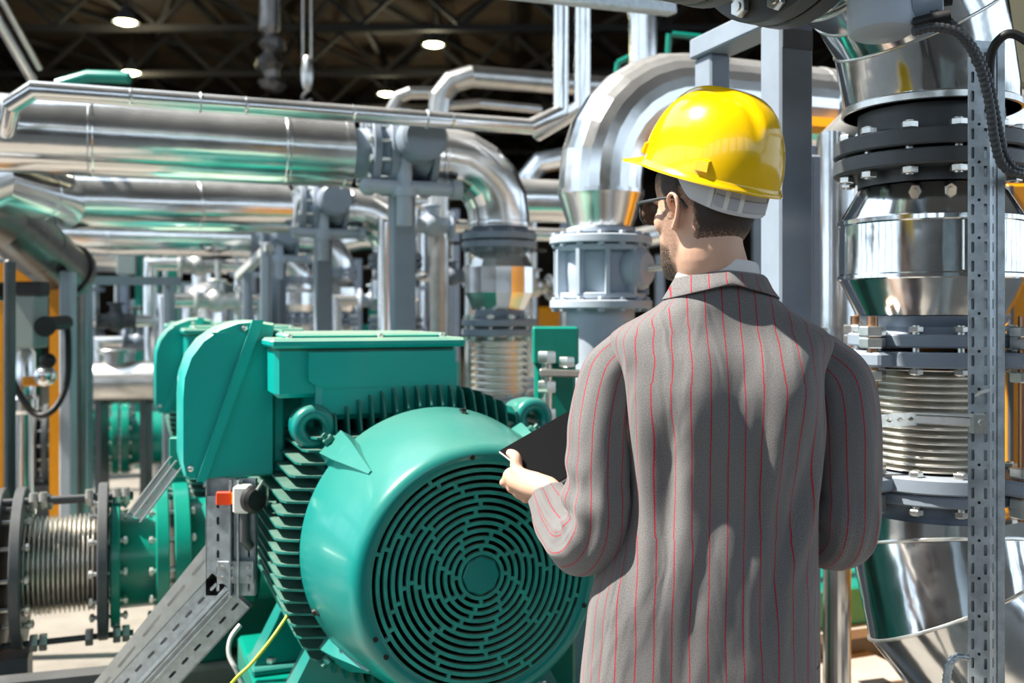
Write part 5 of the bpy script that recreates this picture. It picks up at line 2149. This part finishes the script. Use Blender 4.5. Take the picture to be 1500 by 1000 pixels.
def folds(x, z):
    """drape of the cloth on the back, metres outward"""
    fade = smooth(1.50 - z, 0, .12)
    d = 0
    # pulls running down from both armholes
    for (x0, z0, x1, z1, w, a) in ((-.165, 1.36, -.125, .95, .018, .010), (-.12, 1.30, -.10, 1.02, .016, -.008), (-.075, 1.36, -.085, 1.05, .020, .006), (.17, 1.34, .115, 1.0, .018, .009), (.135, 1.26, .08, .92, .016, -.008),
                                   (.045, 1.38, .05, 1.0, .014, -.007), (.0, 1.28, .01, .92, .022, .006), (.075, 1.33, .045, .98, .016, .006), (-.15, 1.0, -.17, .80, .02, .006), (.11, .98, .14, .8, .02, .006), (-.03, 1.22, -.045, .85, .016, -.006)):
        t = (z - z0) / (z1 - z0)
        tt = min(1, max(0, t))
        xc = x0 + (x1 - x0) * tt
        am = math.exp(-((x - xc) / w) ** 2)
        am *= smooth(t, -.15, .25) * smooth(1.2 - t, 0, .45)
        d += a * am
    d *= .75 + .6 * smooth(z, 1.0, 1.25)
    d += (noise.noise(V((x * 13, z * 3.2, 1.7)))) * .009
    d += (noise.noise(V((x * 30 + z * 8, z * 9, 4.2)))) * .0022
    return d * fade


jk = WB(man)
na, nz = 176, 150
zlo, zhi = JR[0][0], JR[-1][0]
JV, JU = [], []
for i in range(nz + 1):
    z = zlo + (zhi - zlo) * (i / nz)
    hw, hd, cx, cy = jrow(z)
    n = 2.35 + .25 * smooth(z, 1.38, 1.45)
    for k in range(na):
        a = 2 * PI * k / na + PI / 2          # start at the front
        c, s = math.cos(a), math.sin(a)
        x = hw * math.copysign(abs(c) ** (2 / n), c)
        y = hd * math.copysign(abs(s) ** (2 / n), s)
        backness = smooth(-s, -.2, .3)
        # rounded upper back: shoulder blades stand out, spine stays in
        sb_ = 0
        for xs in (-.095, .10):
            sb_ += .020 * math.exp(-((x - xs) / .062) ** 2 - ((z - 1.375) / .085) ** 2)
        sb_ -= .010 * math.exp(-((x - .01) / .03) ** 2) * smooth(1.47 - z, 0, .1) * smooth(z, 1.0, 1.2)
        o_ = (folds(x, z) + sb_) * backness
        nx, ny = c / hw, s / hd
        ln = math.hypot(nx, ny)
        x2, y2 = x + nx / ln * o_, y + ny / ln * o_
        JV.append(V((MX + cx + x2, MY + cy + y2, z)))
        # stripe coordinate: across the back, then round the side
        su = x * (HWREF / max(hw, HWREF * .97)) ** .55 if hw > HWREF * .9 else x
        su += cx * .9
        dep = abs(y) if s < 0 else hd + (hd - abs(y)) * 0 + abs(y)
        side = smooth(abs(x) / hw, .82, 1.0)
        su += math.copysign(side * .06 * (1 + (y / hd)), x)
        JU.append((su, z))
fs, uvs = [], []
for i in range(nz):
    for k in range(na):
        l = (k + 1) % na
        q = (i * na + k, i * na + l, (i + 1) * na + l, (i + 1) * na + k)
        fs.append(q)
        uvs.append([JU[t_] for t_ in q])
jk.add(JV, fs, uvs)
# shoulder closing ring up to the neck
jk.add([JV[nz * na + k] for k in range(na)] + [V((MX + .008 + (JV[nz * na + k].x - MX - .012) * .72, MY + .008 + (JV[nz * na + k].y - MY - .01) * .72, zhi + .012)) for k in range(na)],
       [(k, (k + 1) % na, na + (k + 1) % na, na + k) for k in range(na)], [[JU[nz * na + k], JU[nz * na + (k + 1) % na], JU[nz * na + (k + 1) % na], JU[nz * na + k]] for k in range(na)])
jo = jk.build('jacket', M['suit'], man, ang=180)

# jacket collar, a folded band round the neck
cl = WB(man)
na2 = 100
rows = [(.012, .006, .079, .074, zz(402), -.010), (.012, .006, .082, .077, zz(399), -.010), (.014, .006, .086, .081, zz(403), -.014), (.014, .008, .097, .091, zz(418), -.024), (.015, .009, .107, .099, zz(428), -.034), (.015, .009, .1075, .0985, zz(430), -.035), (.014, .009, .103, .094, zz(429), -.033)]
vs, us = [], []
for (cx, cy, rx, ry, z, dz) in rows:
    for k in range(na2):
        a = 2 * PI * k / na2 + PI / 2
        s = math.sin(a)
        low = -s                       # 1 at the back
        zq = z - .004 + dz * (-.55 + abs(math.cos(a)) * .75) if True else z
        x = rx * math.cos(a)
        y = ry * s
        vs.append(V((MX + cx + x, MY + cy + y, zq)))
        us.append((x * (.1 / rx) ** .3 + .006, zq))
fs, uvs = [], []
for i in range(len(rows) - 1):
    for k in range(na2):
        l = (k + 1) % na2
        q = (i * na2 + k, i * na2 + l, (i + 1) * na2 + l, (i + 1) * na2 + k)
        fs.append(q)
        uvs.append([us[t_] for t_ in q])
cl.add(vs, fs, uvs)
cl.build('jacket_collar', M['suit'], man, ang=180, fix=True)


def sleeve(name, pts, rads, cs, seed, cuff_open=True, ph=0.0):
    P = [V(p) for p in pts]
    out, rr, LL = [], [], []
    N = 14
    for i in range(len(P) - 1):
        p0, p1, p2, p3 = P[max(i - 1, 0)], P[i], P[i + 1], P[min(i + 2, len(P) - 1)]
        for k in range(N):
            s = k / N
            out.append(.5 * ((2 * p1) + (p2 - p0) * s + (2 * p0 - 5 * p1 + 4 * p2 - p3) * s * s + (3 * p1 - p0 - 3 * p2 + p3) * s ** 3))
            rr.append(rads[i] + (rads[i + 1] - rads[i]) * (s * s * (3 - 2 * s)))
    out.append(P[-1])
    rr.append(rads[-1])
    L_ = [0]
    for a, b in zip(out, out[1:]): L_.append(L_[-1] + (b - a).length)
    seg = 72
    vs, us = [], []
    prev = (out[1] - out[0]).normalized()
    x = V((0, 1, 0)).cross(prev).normalized()
    n = len(out)
    for i in range(n):
        t = ((out[min(i + 1, n - 1)] - out[max(i - 1, 0)])).normalized()
        ax = prev.cross(t)
        if ax.length > 1e-7: x = Matrix.Rotation(prev.angle(t), 3, ax.normalized()) @ x
        x = (x - t * x.dot(t)).normalized()
        y = t.cross(x)
        prev = t
        q_ = L_[i] / L_[-1]
        bend_amp = math.exp(-((q_ - .56) / .13) ** 2)
        for k in range(seg):
            a = 2 * PI * k / seg
            o = 0
            o += noise.noise(V((math.cos(a) * 1.6 + seed, math.sin(a) * 1.6, L_[i] * 5))) * .006
            o += math.sin(L_[i] * 95 + 1.6 * math.sin(a) + seed) * .0042 * bend_amp * (1 + math.cos(a - 1.0))
            o += noise.noise(V((math.cos(a) * 2.5 + seed, math.sin(a) * 2.5 + 5, L_[i] * 16))) * .0035 * (.3 + bend_amp + smooth(q_, .8, 1))
            vs.append(out[i] + (x * math.cos(a) + y * math.sin(a)) * (rr[i] + o * smooth(i, 0, 5)))
            us.append(((a + ph) * .0595, L_[i] + seed))
    m = n
    # fold the cuff inwards
    for k in range(seg):
        vs.append(out[-1] + (vs[(n - 1) * seg + k] - out[-1]) * .90)
        us.append(us[(n - 1) * seg + k])
    for k in range(seg):
        vs.append(out[-3] + (vs[(n - 3) * seg + k] - out[-3]) * .84)
        us.append(us[(n - 3) * seg + k])
    fs, uvs = [], []
    for i in range(m + 1):
        for k in range(seg):
            l = (k + 1) % seg
            q = (i * seg + k, i * seg + l, (i + 1) * seg + l, (i + 1) * seg + k)
            fs.append(q)
            u = [us[t_] for t_ in q]
            if l == 0:
                u = [u[0], (2 * PI * .0595 + u[1][0], u[1][1]), (2 * PI * .0595 + u[2][0], u[2][1]), u[3]]
            uvs.append(u)
    fs.append(tuple(range(seg))[::-1])
    uvs.append([us[k] for k in range(seg)][::-1])
    sl = WB(man)
    sl.add(vs, fs, uvs)
    return sl.build(name, M['suit'], man, ang=180)


sleeve('sleeve', [W(952, 508, 1.87), W(916, 524, 1.87), W(893, 556, 1.865), W(880, 620, 1.85), W(876, 700, 1.84), W(874, 770, 1.84), W(852, 795, 1.88), W(826, 770, 1.95), W(803, 728, 2.015)],
       [.034, .052, .0600, .0600, .0585, .0605, .0605, .053, .041], None, 2.3)
sleeve('sleeve', [W(1165, 512, 1.87), W(1203, 530, 1.87), W(1229, 562, 1.865), W(1238, 620, 1.86), W(1241, 700, 1.86), W(1240, 765, 1.86), W(1222, 790, 1.90), W(1180, 780, 1.98), W(1110, 745, 2.09)],
       [.034, .052, .0610, .0620, .0600, .0600, .058, .050, .040], None, 7.1, ph=.2)

# trousers and shoes
tr = WB(man)
vs = []
seg = 40
for s in (-1, 1):
    tr.lathe([(.062, .07), (.075, .45), (.098, .86), (.09, .90)], V((MX + s * .098, MY + .008, 0)), Z, 32)
HPR = [(.82, .155, .100), (.88, .178, .118), (.98, .170, .108), (1.03, .158, .100)]
vs = [V((MX - .005 + a_ * math.cos(2 * PI * k / 40), MY + .015 + b_ * math.sin(2 * PI * k / 40), z_)) for z_, a_, b_ in HPR for k in range(40)]
tr.add(vs, [(i * 40 + k, i * 40 + (k + 1) % 40, (i + 1) * 40 + (k + 1) % 40, (i + 1) * 40 + k) for i in range(3) for k in range(40)] + [tuple(range(40))[::-1], tuple(120 + k for k in range(40))])
tr.build('trousers', M['trouser'], man)
for s in (-1, 1):
    sf = WB(man)
    o_ = V((MX + s * .105, MY, 0))
    vs = []
    ring = 20
    for (y, hw, h) in ((-.085, .018, .05), (-.07, .036, .075), (-.02, .040, .088), (.05, .042, .078), (.11, .048, .060), (.165, .044, .050), (.20, .026, .038), (.21, .008, .02)):
        for k in range(ring):
            a = 2 * PI * k / ring
            vs.append(o_ + V((hw * math.cos(a) * (1 if math.sin(a) > 0 else 1.05), y, max(0, h / 2 + h / 2 * math.sin(a) * 1.05))))
    sf.add(vs, [(i * ring + k, i * ring + (k + 1) % ring, (i + 1) * ring + (k + 1) % ring, (i + 1) * ring + k) for i in range(7) for k in range(ring)] + [tuple(range(ring))[::-1], tuple(7 * ring + k for k in range(ring))])
    sf.build('shoe', M['shoe'], man)

# -- tablet
tb = thing('tablet', 'thin black tablet with a silver edge held in his left hand', 'tablet', TA + te1 * .085 + te2 * .12, 0)
R_ = Matrix((te1, te2, TN)).transposed()
mb = WB(tb)
mb.box(TA + te1 * .085 + te2 * .12 - TN * .004, (.17, .24, .006), R_, .002)
mb.build('tablet_case', M['tablet_edge'], tb)
mb = WB(tb)
mb.box(TA + te1 * .085 + te2 * .12 + TN * .0002, (.1665, .2365, .003), R_, .001)
mb.build('tablet_screen', M['screen'], tb)

# ------------------------------------------------------------------ small valves and vessels in the blurred back rows
def small_valve(p, s, label, mt_, yaw=YAW):
    t = thing('globe_valve', label, 'valve', p, yaw, None)
    mb = MB()
    mb.sphere((0, 0, 0), (.075 * s, .065 * s, .075 * s), 16, 10)
    flange(mb, (-.12 * s, 0, 0), X1, .095 * s, .02 * s)
    flange(mb, (.12 * s, 0, 0), X1, .095 * s, .02 * s)
    mb.cyl((-.12 * s, 0, 0), (.12 * s, 0, 0), .05 * s)
    mb.cyl((0, 0, 0), (0, 0, .13 * s), .045 * s, .035 * s)
    flange(mb, (0, 0, .12 * s), Z, .06 * s, .015 * s)
    mb.build('valve_body', mt_, t)
    MB().cyl((0, 0, .12 * s), (0, 0, .28 * s), .012 * s, seg=10).build('stem', M['bolt'], t)
    mb = MB()
    mb.torus((0, 0, .26 * s), Z, .085 * s, .010 * s, 24, 8)
    for k in range(3):
        a = 2 * PI * k / 3
        mb.bar((0, 0, .26 * s), (.085 * s * math.cos(a), .085 * s * math.sin(a), .26 * s), .012 * s, .008 * s)
    mb.build('handwheel', M['black'], t)
    mb = MB()
    mb.tube([(-.13 * s, 0, 0), (-.30 * s, 0, 0), (-.30 * s, 0, -p.z)], .042 * s, 16)
    mb.tube([(.13 * s, 0, 0), (.26 * s, 0, 0), (.26 * s, 0, -p.z)], .042 * s, 16)
    mb.build('branch_pipe', M['alu'], t)
    return t


for (u, v, Y, s, lb, m_) in (
        (170, 470, 7.6, 1.1, 'small valve with black handwheel between the distant posts at left', 'grey_dark'),
        (205, 500, 8.6, 1.1, 'small valve low beside the distant silver vessel', 'grey'),
        (292, 388, 8.4, 1.3, 'small valve high among pale pipes left of the second valve post', 'zinc_light'),
        (318, 440, 7.8, 1.3, 'pale small valve just above the rounded green junction box', 'zinc_light'),
        (548, 440, 7.9, 1.0, 'small valve between the second valve post and the big post', 'grey_light'),
        (662, 405, 6.6, .85, 'blue-grey small valve right of the big post', 'grey'),
        (632, 330, 6.2, 1.0, 'small valve with handwheel under the first elbow', 'grey_light'),
        (782, 420, 6.4, .9, 'small valve between the first column and the strainer valve', 'alu_dull')):
    small_valve(W(u, v, Y), s, lb, M[m_])

t = thing('silver_vessel', 'horizontal silver vessel with a flanged neck, blurred at left', 'vessel', W(182, 560, 7.0) * V((1, 1, 0)), YAW * .3)
zc_ = W(182, 560, 7.0).z
mb = MB()
mb.lathe([(.0, -.32), (.08, -.30), (.145, -.22), (.15, -.2), (.15, .24), (.10, .27), (.10, .33)], (0, 0, zc_), X1, 32)
mb.tube([(-.05, 0, zc_ + .1), (-.05, 0, zc_ + .22)], .09, 24)
flange(mb, (-.05, 0, zc_ + .22), Z, .13, .03)
mb.build('vessel_shell', M['alu_dull'], t)
for x in (-.15, .15):
    MB().box((x, 0, (zc_ - .1) / 2), (.04, .2, zc_ - .1)).build('vessel_leg', M['grey_dark'], t)
t = thing('silver_vessel', 'upright pale silver vessel with domed top above the green junction box', 'vessel', W(300, 440, 9.5) * V((1, 1, 0)), 0)
mb = MB()
mb.lathe([(.22, 0), (.22, 1.62), (.18, 1.72), (.10, 1.78), (0, 1.80)], seg=28)
mb.build('vessel_shell', M['alu'], t)
t = thing('insulated_barrel', 'small bright barrel under a clear gauge glass near the left edge', 'pipe', W(34, 535, 5.2) * V((1, 1, 0)), 0)
mb = MB()
mb.lathe([(.05, 0), (.05, .98), (.075, 1.0), (.075, 1.06), (.06, 1.08), (.06, 1.3), (.04, 1.33)], seg=24)
mb.build('barrel_cladding', M['alu'], t)
WB(t).box(W(52, 558, 5.1), (.12, .06, .05), bev=.01).build('orange_fitting', M['orange'], t)
WB(t).sphere(W(66, 550, 5.05), .055).build('fitting_ball', M['alu'], t)
WB(t).sphere(W(70, 528, 5.05), .04).build('black_cap', M['black'], t)
hose('black_cable', 'black cable looping between the orange column and the cabinet at left', [W(8, 500, 4.9), W(20, 560, 4.9), W(50, 605, 4.9), W(78, 600, 4.9), W(98, 560, 5.0), W(100, 500, 5.1), W(97, 470, 5.2)], .016, M['black'], ribs=False, cat='cable')
t = thing('actuator_housing', 'black round switch head beside the blue-grey post at left', 'actuator', W(76, 478, 4.9), 0)
WB(t).tube([W(66, 478, 4.9), W(66, 478, 4.78)], .05, 20).build('housing', M['black'], t)
WB(t).tube([W(66, 474, 4.9), W(98, 472, 5.1)], .035, 16).build('arm', M['black'], t)

# a distant row of pipework across the hall so the aisle is not empty
XS = [(-6.6, 11), (-5.2, 12.2), (-3.6, 11.6), (-2.4, 12.6), (-1.1, 11.4), (.2, 12.4), (1.3, 11.8), (2.6, 12.4), (4.0, 11.6)]
for i, (x, y) in enumerate(XS):
    nm = ['far left', 'beside the orange column', 'left of the pipe rack', 'behind the second valve', 'behind the first valve', 'behind the first column', 'behind the strainer valve', 'behind the grey frame', 'behind the right column'][i]
    t = thing('pipe_column', 'distant silver standpipe with flanges %s' % nm, 'pipe', (x, y, 0), 0, 'distant standpipes across the hall')
    hgt_ = 2.2 + .5 * ((i * 7) % 3)
    mb = MB()
    mb.tube([(0, 0, 0), (0, 0, hgt_), (.15, 0, hgt_ + .18), (.5, 0, hgt_ + .25), (1.2, 0, hgt_ + .25)], .13, 24)
    mb.build('pipe_run', M['alu'], t, ang=15)
    mb = MB()
    for z_ in (.6, .68, 1.25, 1.33, 1.8):
        flange(mb, (0, 0, z_), Z, .20, .05)
    mb.box((.45, 0, hgt_ / 2), (.1, .1, hgt_))
    mb.build('flange_stack', M['grey'], t)
BK = 'distant machines across the hall'
for i, (x, y, w_, h_, m_, lb) in enumerate(((-7.4, 13.5, 1.6, 1.5, 'green', 'distant green machine at the far left'), (-4.4, 14, 1.8, 1.7, 'cabinet', 'distant pale cabinet behind the pipe rack'), (-1.8, 14.2, 1.5, 1.35, 'green', 'distant green machine behind the second valve post'),
                                           (.8, 14, 1.4, 1.6, 'orange', 'distant orange machine behind the first column'), (3.4, 14, 1.8, 1.5, 'grey', 'distant grey machine behind the support frame'))):
    mb = MB()
    mb.box((x, y, h_ / 2), (w_, 1.0, h_), bev=.05)
    mb.box((x + .1, y - .1, h_ + .12), (w_ * .4, .5, .24), bev=.03)
    mb.cyl((x - w_ * .3, y - .5, h_ * .55), (x - w_ * .3, y - .62, h_ * .55), .2, seg=24)
    o = mb.build('pump_machine', M[m_])
    tag(o, lb, 'machine', BK)
